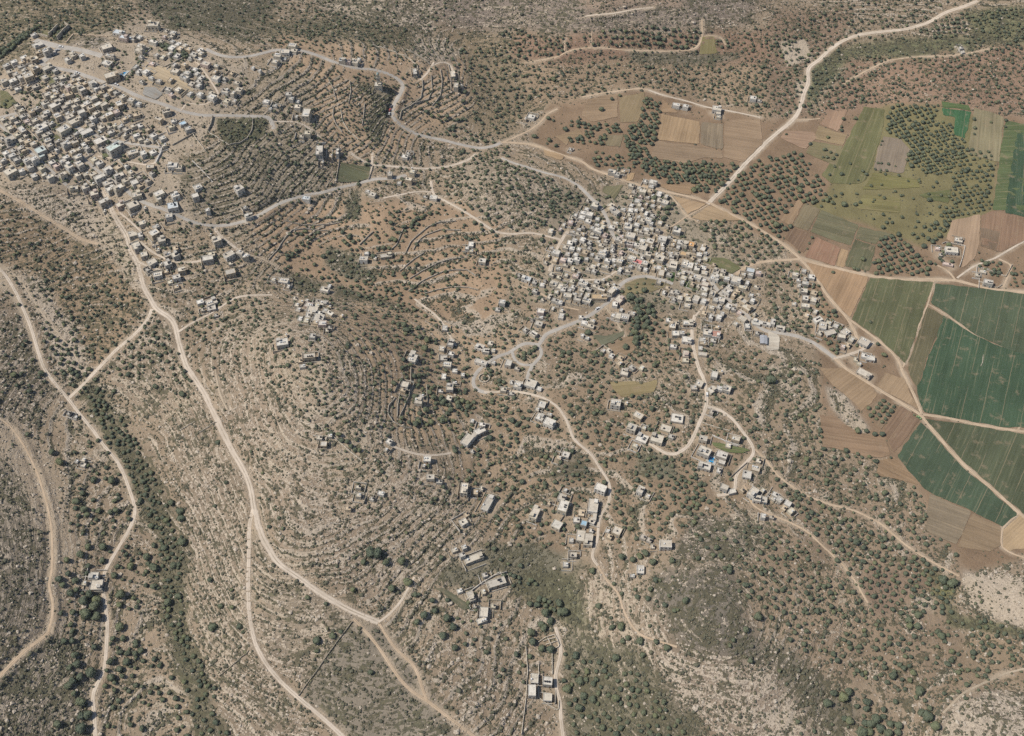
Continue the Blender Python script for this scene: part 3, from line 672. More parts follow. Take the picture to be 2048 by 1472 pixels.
field(t31((1206,84),(1468,44),(1440,158),(1256,112)), (.120,.128,.058), -6, .2, 'green meadow plot')
field(t20((856,782),(1066,736),(1036,928),(1000,976),(862,978)), (.215,.165,.098), 70, .3)
field(t20((612,796),(846,752),(842,938),(626,976),(556,918)), (.272,.195,.125), 6, .25)
field(t20((1196,916),(1505,974),(1496,1156),(1164,1118)), (.32,.225,.135), 76, .15, 'tan fallow field')
field(t20((1152,1128),(1490,1172),(1686,1214),(1680,1266),(1530,1268),(1370,1306),(1106,1258)), (.25,.182,.120), -8, .35)
field(t20((1518,980),(1692,994),(1686,1196),(1506,1158)), (.225,.178,.122), 80, .6, 'grey furrowed plot')
field(t20((1706,966),(1986,954),(2006,1146),(1850,1302),(1694,1256)), (.268,.192,.125), -14, .35)
field(t20((1202,800),(1330,902),(1196,898)), BRN, 20, .2)
field(t20((346,1092),(540,1034),(576,1098),(460,1106),(440,1166)), (.305,.22,.135), 10, .2, 'tan fallow corner')
field(t20((754,1082),(886,1084),(868,1176),(744,1166)), (.205,.168,.105), 70, .2, 'grey brown plot between olives')
field(t20((256,1202),(420,1248),(400,1286),(252,1240)), TBR, -16, .2, 'small tan plot')
field(t32((780,345),(905,235),(1035,310),(905,490)), (.225,.165,.11), 50, .4, 'small planted plot')
field(t20((924,1384),(988,1384),(966,1448),(914,1446)), (.36,.25,.145), 70, .1, 'small tan plot')
field(t20((1526,296),(1618,296),(1636,428),(1496,436)), (.205,.175,.085), 80, .1, 'olive grass plot')
field(t21((1292,96),(1550,162),(1404,246),(1356,172)), (.33,.235,.145), 30, .15, 'tan fallow triangle')
field(t21((1436,270),(1588,172),(1836,290),(1650,298),(1510,296)), (.33,.24,.148), -24, .2, 'tan fallow triangle')
field(t21((1164,4),(1476,4),(1420,88),(1236,48)), BRN, -8, .2)
field(T(1, 0, [(676,1296),(918,1336),(898,1432),(650,1456)]), (.115,.118,.070), -10, .15, 'dark grey green walled field')
field(t21((1336,806),(1420,776),(1508,832),(1480,866)), (.088,.115,.052), -20, .15, 'small green plot')
field(t21((1236,714),(1308,704),(1290,788),(1226,744)), (.075,.115,.048), 70, .1, 'small green plot')
field(t21((1744,890),(1790,836),(1836,870),(1780,926)), (.085,.125,.055), 40, .1, 'small green plot')
field(t21((1568,586),(1700,594),(1832,670),(1760,716),(1530,622)), (.150,.152,.075), -20, .2, 'green garden plot')
field(t21((900,800),(1040,752),(1150,765),(1275,815),(1100,868),(890,892)), (.205,.172,.098), 0, .2, 'dry olive grass plot')
field(t21((744,1316),(900,1226),(996,1214),(980,1330),(890,1406),(820,1366)), (.245,.178,.115), 24, .25)
field(t21((640,1204),(760,1216),(900,1172),(890,1216),(720,1300)), (.142,.142,.095), 26, .5, 'grey green vegetable plot')
field(T(2, 2, [(790,120),(960,112),(1060,118),(1170,90),(1140,200),(880,238),(806,170)]), (.245,.195,.105), 10, .2, 'dry grass clearing')
field(T(2, 2, [(1596,598),(1820,634),(1906,660),(1850,686),(1720,676),(1610,630)]), (.125,.145,.065), -10, .1, 'mown green lawn')
field(T(1, 3, [(1404,284),(1500,294),(1716,424),(1680,478),(1452,312)]), (.125,.122,.080), -30, .2, 'dark scrubby plot')
field(t21((740,20),(890,10),(820,130),(720,60)), (.17,.155,.09), 60, .3, 'green orchard plot')
field(T(0, 0, [(1120,590),(1180,500),(1380,560),(1560,720),(1440,760),(1200,660)]), (.42,.335,.225), -30, .1, 'bare beige yard')
field(T(0, 0, [(1150,700),(1260,700),(1300,760),(1240,800),(1140,760)]), (.30,.285,.255), -30, .1, 'grey concrete yard')
field(T(3, 1, [(0,1180),(90,1215),(90,1330),(0,1340),(-20,1270)]), (.48,.43,.35), 0, .05, 'pale paved yard')
for pp in ([(710,340),(800,300),(960,390),(880,480),(760,430)], [(890,560),(1000,560),(1010,640),(900,720),(850,600)], [(1210,700),(1420,630),(1430,740),(1260,780)], [(1640,820),(1740,760),(1800,820),(1720,930),(1640,900)], [(370,400),(440,350),(520,440),(460,500)], [(950,1230),(1040,1260),(980,1340),(930,1300)], [(1020,1140),(1120,1180),(1080,1220)], [(600,930+90),(700,1000),(690,1060)]):
    field([(x / 8.0, 200 + y / 8.0) for x, y in pp], random.choice([(.145,.145,.075), (.185,.165,.095), (.125,.135,.070)]), 40, .1, 'green town garden')
for pp in ([(640,860),(800,900),(920,1000),(880,1060),(700,980),(600,920)], [(0,1130),(120,1150),(260,1330),(100,1440),(0,1400)], [(880,240),(1060,130),(1100,150),(930,310)], [(700,170),(830,190),(780,260),(670,220)]):
    field([(x / 8.0, 40 + y / 8.0) for x, y in pp], random.choice([(.155,.150,.080), (.135,.140,.072)]), 40, .1, 'green town garden')
for k, (pts, col, ang, rows, what) in enumerate(FIELDS):
    p = np.array(pts, float)
    x, y, z = place(p[:, 0], p[:, 1], A=HB)
    bx, by = resample(np.append(x, x[0]), np.append(y, y[0]), 3.0); bx, by = bx[:-1].copy(), by[:-1].copy()
    bx += 2.4 * (fbm(bx, by, 7, 60 + k, 2) - .5); by += 2.4 * (fbm(bx, by, 7, 160 + k, 2) - .5)
    n = len(bx)
    gx, gy = np.meshgrid(np.arange(bx.min() + 3, bx.max() - 2, 5.0), np.arange(by.min() + 3, by.max() - 2, 5.0))
    gx, gy = gx.ravel(), gy.ravel()
    s = np.zeros(gx.shape, bool)
    for i in range(n):
        ax, ay, cx, cy = bx[i], by[i], bx[(i + 1) % n], by[(i + 1) % n]
        if ay != cy: s ^= ((ay > gy) != (cy > gy)) & (gx < (cx - ax) * (gy - ay) / (cy - ay) + ax)
    co = [Vector(q) for q in zip(bx, by)] + [Vector(q) for q in zip(gx[s], gy[s])]
    vo, eo, fo, _, _, _ = delaunay_2d_cdt(co, [(i, (i + 1) % n) for i in range(n)], [list(range(n))], 1, 1e-4)
    va = np.array([(v.x, v.y) for v in vo])
    zz = np.maximum(look(Z, va[:, 0], va[:, 1]), look(HB, va[:, 0], va[:, 1])) + .22 + .004 * k
    tri = np.array([f for f in fo if len(f) == 3], np.int32)
    nm = "field"
    me = mesh_np(nm, np.column_stack([va, zz]), tri, True)
    a = R(ang); cx, cy = bx.mean(), by.mean()
    fattr(me, "along", (va[:, 0] - cx) * math.cos(a) + (va[:, 1] - cy) * math.sin(a) + 31 * k)
    fattr(me, "cross", -(va[:, 0] - cx) * math.sin(a) + (va[:, 1] - cy) * math.cos(a) + 17 * k)
    fattr(me, "rows", np.full(len(va), rows))
    o = link(nm, me, FIELD_MAT); o.color = (*col, 1); o["kind"] = "structure"
FIELD_MAP = np.zeros((MH, MW), bool)
for f in FIELDS: FIELD_MAP |= poly_mask(f[0])
# ------------------------------------------------------------------ houses
def paint_material(name, rough=.9, dirt=.5, grime=(.22, .19, .155)):
    m = NT(name, rough, .15)
    oi = m.n("ShaderNodeObjectInfo"); P = m.pos()
    n1 = m.noise(P, .35, 3.0, .6); n2 = m.noise(P, 1.7, 2.0, .6)
    c = m.mix(1.0, oi.outputs["Color"], m.n_map(n2, .3, .7, .82, 1.14, 'LINEAR'), 'MULTIPLY')
    c = m.mix(m.math('MULTIPLY', m.n_map(n1, .46, .72), dirt), c, grime)
    return m.done(c)
WALL_MAT = paint_material("limewashed wall", .9, .35)
ROOF_MAT = paint_material("flat roof screed", .92, .55, (.30, .265, .22))
PLAIN_MAT = paint_material("painted part", .6, .15)
def vcol_material(name):
    m = NT(name, .9, .12); P = m.pos()
    c = m.mix(1.0, m.attr("col", 'Color'), m.n_map(m.noise(P, .8, 3.0, .6), .3, .7, .75, 1.18, 'LINEAR'), 'MULTIPLY')
    return m.done(c)
VCOL_MAT = vcol_material("mixed masonry")
def glass_material():
    m = NT("dark window glass", .15, .5); return m.done((.035, .04, .045))
GLASS_MAT = glass_material()

BOXF = [(0, 3, 2, 1), (4, 5, 6, 7), (0, 1, 5, 4), (1, 2, 6, 5), (2, 3, 7, 6), (3, 0, 4, 7)]
def box_v(x0, x1, y0, y1, z0, z1): return [(x0, y0, z0), (x1, y0, z0), (x1, y1, z0), (x0, y1, z0), (x0, y0, z1), (x1, y0, z1), (x1, y1, z1), (x0, y1, z1)]
def box_mesh(name, boxes):
    V, F = [], []
    for b in boxes:
        k = len(V); V += box_v(*b); F += [tuple(i + k for i in f) for f in BOXF]
    return mesh_np(name, V, F)
def lathe_mesh(name, prof, n=10):
    V, F = [], []
    for (r, z) in prof:
        for i in range(n): a = 2 * math.pi * i / n; V.append((r * math.cos(a), r * math.sin(a), z))
    for j in range(len(prof) - 1):
        for i in range(n): F.append((j * n + i, j * n + (i + 1) % n, (j + 1) * n + (i + 1) % n, (j + 1) * n + i))
    return mesh_np(name, V, F, True)
UNIT = box_mesh("unit_block", [(-.5, .5, -.5, .5, 0, 1)]); UNIT.materials.append(PLAIN_MAT)
PANE = box_mesh("unit_pane", [(-.5, .5, -.5, .5, 0, 1)]); PANE.materials.append(GLASS_MAT)
STAIR = box_mesh("stair_hut", [(-.5, .5, -.5, .5, 0, .92), (-.56, .56, -.56, .56, .92, 1)]); STAIR.materials.append(WALL_MAT)
TANK = lathe_mesh("roof_tank", [(.0, 0), (.5, 0), (.52, .08), (.5, .2), (.52, .5), (.5, .82), (.4, .93), (.16, .97), (.16, 1.03), (0, 1.03)], 9); TANK.materials.append(PLAIN_MAT)
PANEL = box_mesh("solar_panel", [(-.5, .5, -.5, .5, 0, .06), (-.4, -.34, .3, .4, -.5, 0), (.34, .4, .3, .4, -.5, 0)])
PANEL.materials.append(GLASS_MAT)

WALLS = {'cream': (.52,.465,.375), 'pale grey': (.46,.43,.375), 'white': (.60,.565,.50), 'tan': (.50,.41,.295), 'yellowish': (.54,.485,.375), 'stone grey': (.43,.385,.32), 'pink washed': (.52,.42,.36)}
CNAMES = ['cream'] * 6 + ['pale grey'] * 5 + ['white'] * 4 + ['tan'] * 3 + ['yellowish'] * 2 + ['stone grey'] * 3 + ['pink washed']
HOUSES = []
def houses(ox, oy, k, ang, items, jit=7, f=.58, hmin=3.0, hmax=6.6, row=0):
    for it in items:
        X, Y = it[0], it[1]
        w, d = (it[2], it[3]) if len(it) > 3 else (random.uniform(8.5, 11.5), random.uniform(8, 10.5))
        opt = it[4] if len(it) > 4 else {}
        h = opt.get('h', random.uniform(hmin, hmax) if w * d < 110 else random.uniform(hmin + 1, hmax + 1))
        a = opt.get('a', ang + random.uniform(-jit, jit))
        h = h * (.74 if oy < 300 and ox < 480 and h < 8 else .80)
        HOUSES.append(dict(px=ox + X / k, py=oy + Y / k, w=w * f, d=d * f, h=h, a=R(a), col=opt.get('c', random.choice(CNAMES)), roof=opt.get('r'), desc=opt.get('desc')))
def houses4(*a, **k): houses(*a, **{**k, 'f': .70})
GREENISH, BLUISH = (.50,.57,.52), (.50,.54,.555)
houses(0, 200, 8, 42, [(50,300),(110,380),(200,280),(275,350),(345,465,9,18),(280,545),(160,440),(150,615,15,12),(440,655),(560,320),(500,180),(670,420,15,14,{'c':'white'}),(620,500),(720,560),(760,640),(790,720),(530,690),(640,790,16,15,{'r':(.50,.56,.53)}),(380,790),(90,840),(190,880),(270,940),(340,640),(320,760),(430,950),(540,930),(480,1060),(550,1100),(660,1080),
 (160,1130,18,16,{'c':'cream','h':6.5}),(150,1260,10,6,{'h':3}),(830,990),(900,1040),(820,880),(1000,970),(1100,1050,10,13,{'c':'white'}),(1180,1000),(1260,1010,10,16,{'h':7}),(1050,690,14,12),(1190,660),(1160,820),(1090,800),(1240,900),(910,240,10,14),(1010,450,20,15,{'c':'yellowish','h':7.5}),(1110,260,13,11),(1200,320,22,13,{'c':'cream','h':6}),(1330,260,13,12),(1380,500,19,12,{'c':'white','h':4}),(1480,280),(1540,200),(1650,270,10,9),(1710,320,11,9),(1740,220,13,10),(1860,180,10,10),
 (1600,640,20,15,{'c':'cream','h':4.5}),(1830,730,27,15,{'c':'pale grey','r':GREENISH,'h':9.5,'desc':'large three-storey hall with pale green roof'}),(1820,890,11,9),(1590,1000,11,9,{'c':'white'}),(1720,1100,13,12,{'c':'white'}),(1590,1220,17,10),(1480,1180),(1380,1330,13,9),(1240,1190),(1100,1330,11,10),(1720,1320,15,12),(1890,1390,15,11),(1900,1200,15,10,{'c':'pale grey'}),(2000,1280),(1330,1460),(1540,1420),(870,70,18,13,{'c':'cream','h':7}),(720,40),(640,60),(580,130),(740,190),(700,250),(1060,100,11,9),(1100,40),(1200,90),(1340,80),(1300,180),(1390,40),(1450,110),(1560,60,12,9,{'c':'yellowish'}),(280,80),(340,160),(800,1220),(1000,1180),(1380,1180)], hmin=4, hmax=7.2)
houses(0, 40, 8, 40, [(540,230,10,7,{'c':'white'}),(600,390,16,13,{'c':'white','h':3.5}),(750,470,15,10,{'h':9}),(700,560,11,9),(610,510,10,8),(460,600,10,10,{'r':BLUISH}),(380,590,11,9,{'c':'white'}),(540,610,13,11),(560,760,12,10,{'h':8}),(450,880,16,13,{'h':9.5,'c':'tan'}),(330,900),(760,750,18,11,{'c':'cream','h':6}),(200,960,13,11),(120,650),(220,660),(330,740),(100,720),(880,1120),(900,1170,9,8),(850,1220,9,9,{'c':'yellowish'}),(1000,1210),(960,1270),(1100,1050),(1180,1060,10,8,{'c':'yellowish'}),(1160,970),(1240,1020,11,9),(1260,940),(1300,1090,10,15,{'h':8}),(1480,1000,11,15,{'h':8}),(1540,1080),(1650,1060),(1620,1150),(1780,1110),(1860,1150),(1960,1220),(1490,1240,12,10),(1380,1180),(1430,1290),(1300,1330),(1220,1280),(1100,1180),(1560,1330),(1660,1340),(1900,1330,10,14,{'h':8}),
 (1780,870,24,15,{'c':'tan','h':8.5,'a':28,'desc':'long tan building with dark shaded front beside the blue pool'}),(1700,420,18,15,{'c':'stone grey','h':7,'a':30}),(1710,680,18,13,{'c':'stone grey','h':4,'a':-22}),(1900,190,20,11,{'r':BLUISH,'c':'white','h':5,'a':-18}),(1980,270,16,9,{'r':BLUISH,'a':-18}),(1150,520),(1310,560,9,9,{'h':7}),(1080,620),(1170,560),(1760,570,20,7,{'c':'stone grey','h':5,'a':-22}),(1040,1380),(930,1320),(760,1180),(150,820),(250,860),(60,970)], hmin=4, hmax=7.2)
houses(256, 40, 8, -25, [(400,60,20,14,{'c':'yellowish','h':9,'a':-2,'desc':'tall pale yellow block house standing alone on the ridge'}),(60,290,14,9,{'r':BLUISH}),(180,270),(300,310),(400,340,16,7),(200,410,14,10),(180,480,18,8,{'c':'cream'}),(710,340,9,8,{'r':BLUISH}),(800,380),(910,400),(970,460),(1040,540),(1160,530),(1110,610,18,8,{'c':'cream'}),(1240,690,16,11,{'c':'pink washed'}),(750,810,14,11,{'c':'cream'}),(940,840,12,9),(900,910,15,9,{'c':'pale grey'}),(1400,920,13,9,{'c':'white'}),(1560,1130,13,10,{'c':'white'}),(1680,1160,7,10,{'h':7}),(1150,1180,10,9,{'c':'white'}),(1340,1220,13,11,{'c':'white','h':7}),(1280,1260),(1130,1040),(1130,980),(370,920,10,6),(220,980,9,6),(690,1190,7,10,{'c':'pink washed','a':45}),(600,1420,11,11,{'h':7}),(50,1270,11,10,{'h':7}),(160,1330,11,8),(2000,760,6,6,{'c':'white'}),(1000,600,7,4)], hmin=3.2, hmax=5.5)
houses(200, 200, 8, 32, [(480,250,6,5,{'c':'white'}),(580,230,11,9),(930,290,15,8,{'c':'tan','a':-30}),(1060,170,13,10,{'c':'cream','h':7}),(1320,370,11,9,{'r':(.45,.60,.70),'c':'white','desc':'workshop under patched blue and white sheet roofs'}),(1180,330,9,7,{'r':BLUISH}),(1140,420,9,7,{'r':BLUISH}),(1410,450,10,9,{'c':'pale grey','h':6}),(690,840,9,11,{'c':'white','h':6}),(520,830,18,11,{'c':'cream'}),(1160,1040,15,11,{'c':'white','h':6,'a':3}),(1260,1075,10,8,{'a':3}),(800,1060,13,9,{'a':5}),(580,560),(660,620,11,7),(740,650),(1000,600),(1030,720,7,6),(1520,1390,12,8,{'c':'white','a':-8}),(300,1190,15,9),(410,1290,9,10),(550,1310,10,11),(960,1440,15,7)], hmin=3.2, hmax=5.5)
houses4(0, 368, 4, 30, [(590,30),(680,20),(750,70),(830,130,14,8),(780,40),(880,30,11,9),(920,70),(960,160,11,9),(1060,160,15,13,{'h':6.5,'c':'stone grey'}),(1090,80,13,10,{'c':'yellowish'}),(1270,70,13,10),(1255,120,12,10),(1380,170,14,12,{'r':BLUISH,'c':'white','h':6.5}),(1400,85,10,9,{'c':'white'}),(1230,385,12,11,{'c':'tan'}),(1180,405),(1290,440,10,10),(1340,560,10,9),(1400,560),(1090,490,10,13,{'c':'pale grey'}),(1060,395,11,11,{'c':'cream','h':4}),(1150,560,9,9),(1215,620,11,10),(1340,630),(1260,720,11,8,{'c':'white'}),(1450,680,10,8),(1410,740,10,7),(1660,590,14,9,{'h':6}),(1690,560,9,8),(1730,440,11,10),(1830,560,13,9,{'c':'white'}),(1915,545,7,10,{'a':70}),(1960,570,8,8),(1990,250,11,8,{'c':'white'}),(1870,20),(1910,30,11,10,{'c':'white'}),(1660,205,6,5,{'c':'white'}),(1600,940,9,7,{'c':'white'}),(1690,940,14,11,{'c':'pale grey','h':4.5}),(1690,990,11,8),(1840,700,13,9),(1560,90),(1580,20),(1350,250,9,8)], jit=15)
houses4(512, 0, 4, -8, [(290,358,12,9,{'c':'yellowish','h':6}),(300,402,11,7),(230,410,14,9,{'c':'white'}),(170,440,11,8),(150,490,9,8),(690,475,10,9,{'r':BLUISH}),(735,485,8,7),(790,490,11,9,{'c':'cream'}),(978,672,11,10,{'c':'cream','h':6.5,'a':0,'desc':'cream mosque hall at the foot of the minaret'}),(1270,570,6,14,{'a':8}),(1575,590,7,15,{'a':5}),(1600,680,7,12,{'a':-4}),(330,850,9,8),(400,900,11,18,{'a':-4,'h':7.5}),(410,1060,9,8),(505,1200,10,20,{'a':4,'c':'pale grey'}),(80,810,9,7,{'c':'white'}),(650,1210,4,12,{'a':2}),(1190,1250,9,7,{'c':'white'}),(1220,1430,10,7),(1070,1390,9,7,{'a':90}),(1250,1370,8,7),(260,750,9,8),(280,785,8,7)], jit=8)
houses4(512, 368, 4, -12, [(400,110,11,7,{'r':BLUISH}),(930,80,10,8),(955,75,8,7,{'c':'white'}),(1420,105,10,8,{'c':'white','h':5.5}),(860,595,11,7),(1040,570,16,7,{'c':'yellowish','a':10}),(540,950,11,9,{'h':5,'c':'pale grey'}),(420,965),(450,1010,13,13,{'c':'pale grey'}),(500,1070,13,13,{'c':'white'}),(590,1030,10,6,{'a':-35}),(530,1110,10,8),(208,1262,14,11,{'c':'pale grey','a':12,'desc':'pale flat-roofed house crowning the round hill'}),(425,1372,14,7,{'c':'tan','a':8}),(452,1212,7,7),(1250,1390,11,12),(1510,1150,7,9),(1560,1265,7,10,{'c':'white'}),(1500,1390,9,8),(1530,1440,10,8),(1790,1300,11,9,{'c':'white'}),(1840,1330,9,7),(1800,1420,16,6,{'a':-22,'c':'white'}),(2020,1430,8,9,{'c':'pale grey'}),(1720,480,7,9,{'c':'white'}),(1810,610,10,8),(220,770,13,8,{'c':'white'}),(550,840,11,7),(1970,940,8,7)], jit=12)
houses(512, 736, 4, -8, [(540,605,9,8,{'c':'tan','a':-3,'desc':'small square tan hut alone on the stony slope'}),(1065,585,8,7,{'c':'white','a':-30}),(1370,725,10,9,{'c':'white','a':-3}),(1395,870,11,8,{'c':'cream'}),(1665,960,10,17,{'a':-6,'c':'cream'}),(1855,1075,10,26,{'a':-24,'c':'white','h':4.5,'desc':'long narrow white building slanting above the terraces'}),(1660,1230,10,9,{'a':35}),(735,1120,8,6,{'c':'tan'}),(820,1015,7,6),(1000,1000,9,6),(1690,570,12,18,{'a':-32,'c':'white'}),(1790,500,16,10,{'a':32,'c':'pale grey'}),(1810,450,9,6,{'c':'white'}),(1190,130,11,10,{'h':3}),(1300,260,11,11),(1550,150,10,12),(1980,170,9,7),(1590,20,8,7)])
houses4(512, 1104, 4, 24, [(1740,45,22,8,{'c':'cream','h':3.6}),(1650,20,6,5,{'c':'white'}),(1925,240,20,9,{'c':'cream','h':3.8}),(1720,350,7,12,{'c':'cream'}),(1822,480,9,11,{'c':'white','a':-4}),(1805,545,11,6)], jit=4)
houses(0, 736, 4, -15, [(665,775,7,6,{'c':'white','h':3,'desc':'lone white-roofed hut below the dirt road'}),(605,392,5,4,{'c':'white','h':2.6})], jit=2)
houses(0, 1104, 4, 2, [(748,190,8.5,7.5,{'c':'pale grey','h':4,'desc':'upper of two grey walled block houses beside the left track'}),(770,262,11,10,{'c':'pale grey','h':4.6,'desc':'lower of two grey walled block houses beside the left track'})], jit=1, f=.85)
houses4(1024, 736, 4, -20, [(50,130,10,10,{'c':'white'}),(150,120,14,11),(240,290,9,10),(225,390,10,10),(300,430,13,10,{'c':'white'}),(830,275,12,10,{'c':'white'}),(850,310,8,7),(1010,375,12,9,{'a':-35}),(960,470,11,10,{'c':'cream'}),(1160,560,15,12,{'c':'cream','h':5.5}),(1210,620,12,11,{'c':'cream'}),(1040,560,14,12,{'h':2.6}),(1230,480,13,9,{'h':2.8}),(1320,400,15,13,{'h':2.8}),(710,955,13,9,{'c':'white','a':-25}),(650,1100,11,17,{'c':'white','a':-10}),(400,1030),(410,1100,11,15,{'a':-18}),(360,1250,11,10,{'a':-30}),(180,1160,9,14,{'a':-22,'h':5}),(550,1340,10,14,{'a':-8,'h':5,'c':'cream'}),(610,1370,10,15,{'a':-8,'h':5,'c':'cream'}),(575,1240,7,7,{'r':(.30,.45,.55)}),(640,1220,8,7,{'c':'white'}),(840,1300,10,10),(1030,970,7,9,{'c':'white'}),(1230,1405,13,9,{'c':'white','a':-2,'desc':'pale square house on the edge of dark scrub'}),(1050,1350,7,6),(900,30,10,11),(1500,120,9,10,{'c':'cream'}),(1620,50,8,10),(1600,170,10,9,{'a':35}),(1660,160,7,7,{'c':'white'}),(1720,160,10,9),(1790,560,10,7),(1530,560,10,7),(1540,660,15,11,{'c':'pale grey'}),(1680,690,13,10),(1540,780,15,10,{'c':'pale grey'}),(1700,950,9,7),(1760,985,9,6,{'a':15}),(1880,850,10,10,{'c':'white'}),(1950,800,10,8),(1930,990,9,13,{'a':-40,'c':'white'}),(1960,1040,9,8,{'c':'white'}),(2010,1050,9,8),(2010,1180,5,6,{'c':'white'}),(1600,345,5,8),(430,690,9,8,{'h':3})], jit=10)
houses4(1024, 1104, 4, -3, [(1028,138,8,10,{'c':'white','h':3.6,'desc':'small bright white hut in the scrub below the lane'}),(180,1010,8,10,{'c':'white'}),(160,1105,8,12,{'c':'white'}),(285,1030,10,9),(285,1160,9,8,{'c':'white'}),(490,20,8,6)], jit=3)
houses4(1024, 0, 4, -18, [(155,930,11,9,{'r':BLUISH,'c':'white'}),(1315,835,11,7,{'c':'white'}),(1390,845,9,7,{'c':'white'}),(1640,865,14,11,{'c':'white'}),(800,1370,11,8,{'c':'pale grey'}),(840,1390,8,8),(1130,1455,12,8,{'c':'white'}),(1930,780,10,8,{'c':'white'}),(470,1195,5,4,{'c':'white','h':2.5})])
houses(1536, 0, 4, 10, [(1560,415,6,6,{'c':'white','h':3,'desc':'tiny white hut on the far red slope'})])
houses4(1536, 368, 4, -14, [(1525,445,11,9,{'c':'stone grey'}),(1470,525,17,11,{'c':'white','a':-8,'h':5,'desc':'white villa inside the walled garden by the fields'}),(1440,640,14,5,{'h':2.6}),(1765,780,12,8,{'c':'pale grey'}),(1720,700,9,6,{'h':2.6}),(770,1260,14,12,{'c':'pale grey','a':-38,'h':4.5}),(770,1370,7,7,{'c':'white'}),(820,1390,11,8),(620,1180,10,9,{'a':40}),(590,1215,10,7),(400,1080,11,8,{'c':'white','a':30}),(440,1130,9,12,{'c':'white'}),(500,1185,13,8,{'c':'white','a':20}),(300,970,11,7,{'c':'cream'}),(300,910,8,9),(290,850,9,8),(220,720,8,7),(300,790,9,6),(350,740,8,8),(100,1150,11,7,{'c':'white'}),(40,1100,6,10)], jit=6)
houses(1536, 736, 4, -35, [(770,40,22,12,{'c':'stone grey','h':3.4,'desc':'long low stone grey barn between road and fields'}),(160,1080,9,8,{'c':'white'}),(40,1045,7,5,{'r':(.45,.17,.12),'h':3})], jit=4)
houses(1090, 360, 8, -20, [(800,390,13,13,{'c':'pale grey','h':6}),(1060,400,11,10,{'a':-45}),(1120,490,18,10,{'a':-45,'h':5.5}),(1180,530,14,7,{'a':-45}),(1030,450,9,9,{'a':-45}),(610,520,10,8),(710,540,13,10,{'c':'white'}),(590,590,11,9),(840,620,8,7,{'c':'white'}),(690,650),(850,800,15,10,{'h':6}),(790,900,17,10,{'c':'yellowish','h':2.8}),(960,880,9,10),(1070,750,11,9,{'c':'white'}),(1330,740,14,12,{'h':5}),(1360,800,15,9),(1370,880,16,12,{'c':'white','h':5.5}),(1440,930),(1180,940),(1250,980,10,14,{'h':5.5}),(1350,1010,14,9,{'c':'pink washed'}),(1460,1030,12,8,{'c':'white'}),(1560,970),(1680,970,14,13,{'h':6}),(1880,930,15,12,{'c':'white','h':6.5}),(1570,1060,14,17,{'c':'cream','h':7}),(1840,1240,15,14,{'c':'cream','h':6.5}),(1650,1180,11,10),(1390,1240,14,10,{'c':'pale grey','h':6}),
 (1480,1300,17,10,{'c':'white','r':(.60,.20,.18),'h':4.5,'desc':'village house with a red painted roof terrace'}),(1600,1320,11,10),(330,1070,10,8),(180,1150,13,10,{'c':'white'}),(160,1270,9,12),(360,1180),(510,1260,11,8,{'c':'white'}),(290,1270),(400,1280),(640,1150,11,10),(900,1040,10,8),(920,1160,14,12,{'c':'white','h':6}),(980,1110,9,8),(840,1240),(1000,1280,10,8),(960,1390,13,5),(1190,1290,11,10),(1240,1250),(530,860,11,6),(440,830,11,6),(600,860),(470,960),(400,1000),(540,940),(410,670,9,8,{'c':'pink washed'}),(90,810,9,12),(1730,50,12,10,{'c':'white'}),(1830,220,8,13),(1920,350,13,10),(1830,430,7,8),(1680,170,10,11),(1560,170,13,9),(1430,190,10,9),(1480,330,11,10),(1640,280,8,7),(1650,630,13,9,{'c':'white'}),(1560,640,9,9),(1700,690,7,6,{'c':'white'}),(1620,790),(1700,780),(1640,850),(1810,800,9,7),(1960,730,6,5),(1380,80),(1700,100),(2030,1330,12,14)], f=.55, hmin=3.2, hmax=5.4)
houses(1280, 420, 8, -20, [(590,320,14,12,{'c':'pale grey','h':6}),(640,510,10,11),(725,530,10,14),(815,540,12,12,{'c':'tan','r':(.56,.32,.14),'h':6,'desc':'house with a bright orange roof at the village edge'}),(1010,600,10,17,{'c':'tan','h':3}),(720,700,18,9,{'c':'tan','r':(.52,.36,.20)}),(590,700,8,7),(550,490,8,7),(530,870,14,18,{'c':'cream','h':6}),(640,900),(720,840,10,14),(800,880,11,14),(910,930,10,11),(1010,920,12,10,{'c':'pink washed'}),(1030,1000),(1215,980,10,14,{'c':'cream'}),(1195,1075,15,11,{'h':5.5}),(1390,1090,10,8,{'c':'white'}),(1310,1040,9,7),(1540,1110,17,14,{'c':'white','h':6.5}),(1770,960,14,10,{'c':'pale grey','r':BLUISH}),(1770,1030,9,7),(1895,1000,10,8,{'c':'pink washed'}),(1640,1230,14,7),(1720,1160,6,9),(920,1065,14,9,{'c':'white'}),(820,1080,9,8),(700,1080,11,9),(340,1000,10,15),(300,920,9,8),(220,920,7,14),(1040,1180,12,9),(1030,1260,12,10),(1030,1340,10,8,{'c':'white'}),(1110,1270,10,9),(1160,1330,10,14),(1400,1290,14,14,{'a':-40,'c':'white'}),(1590,1400,9,12,{'a':-45}),(1640,1440,16,9,{'a':-45}),(590,1310,10,9),(520,1310,9,8),(640,1400),(730,1360,9,10),(760,1430),(900,1410,10,12,{'c':'white'}),(1020,1450,9,11,{'c':'white'}),(1210,1430),(1300,1430,12,10,{'c':'white'})], f=.55, hmin=3.2, hmax=5.4)
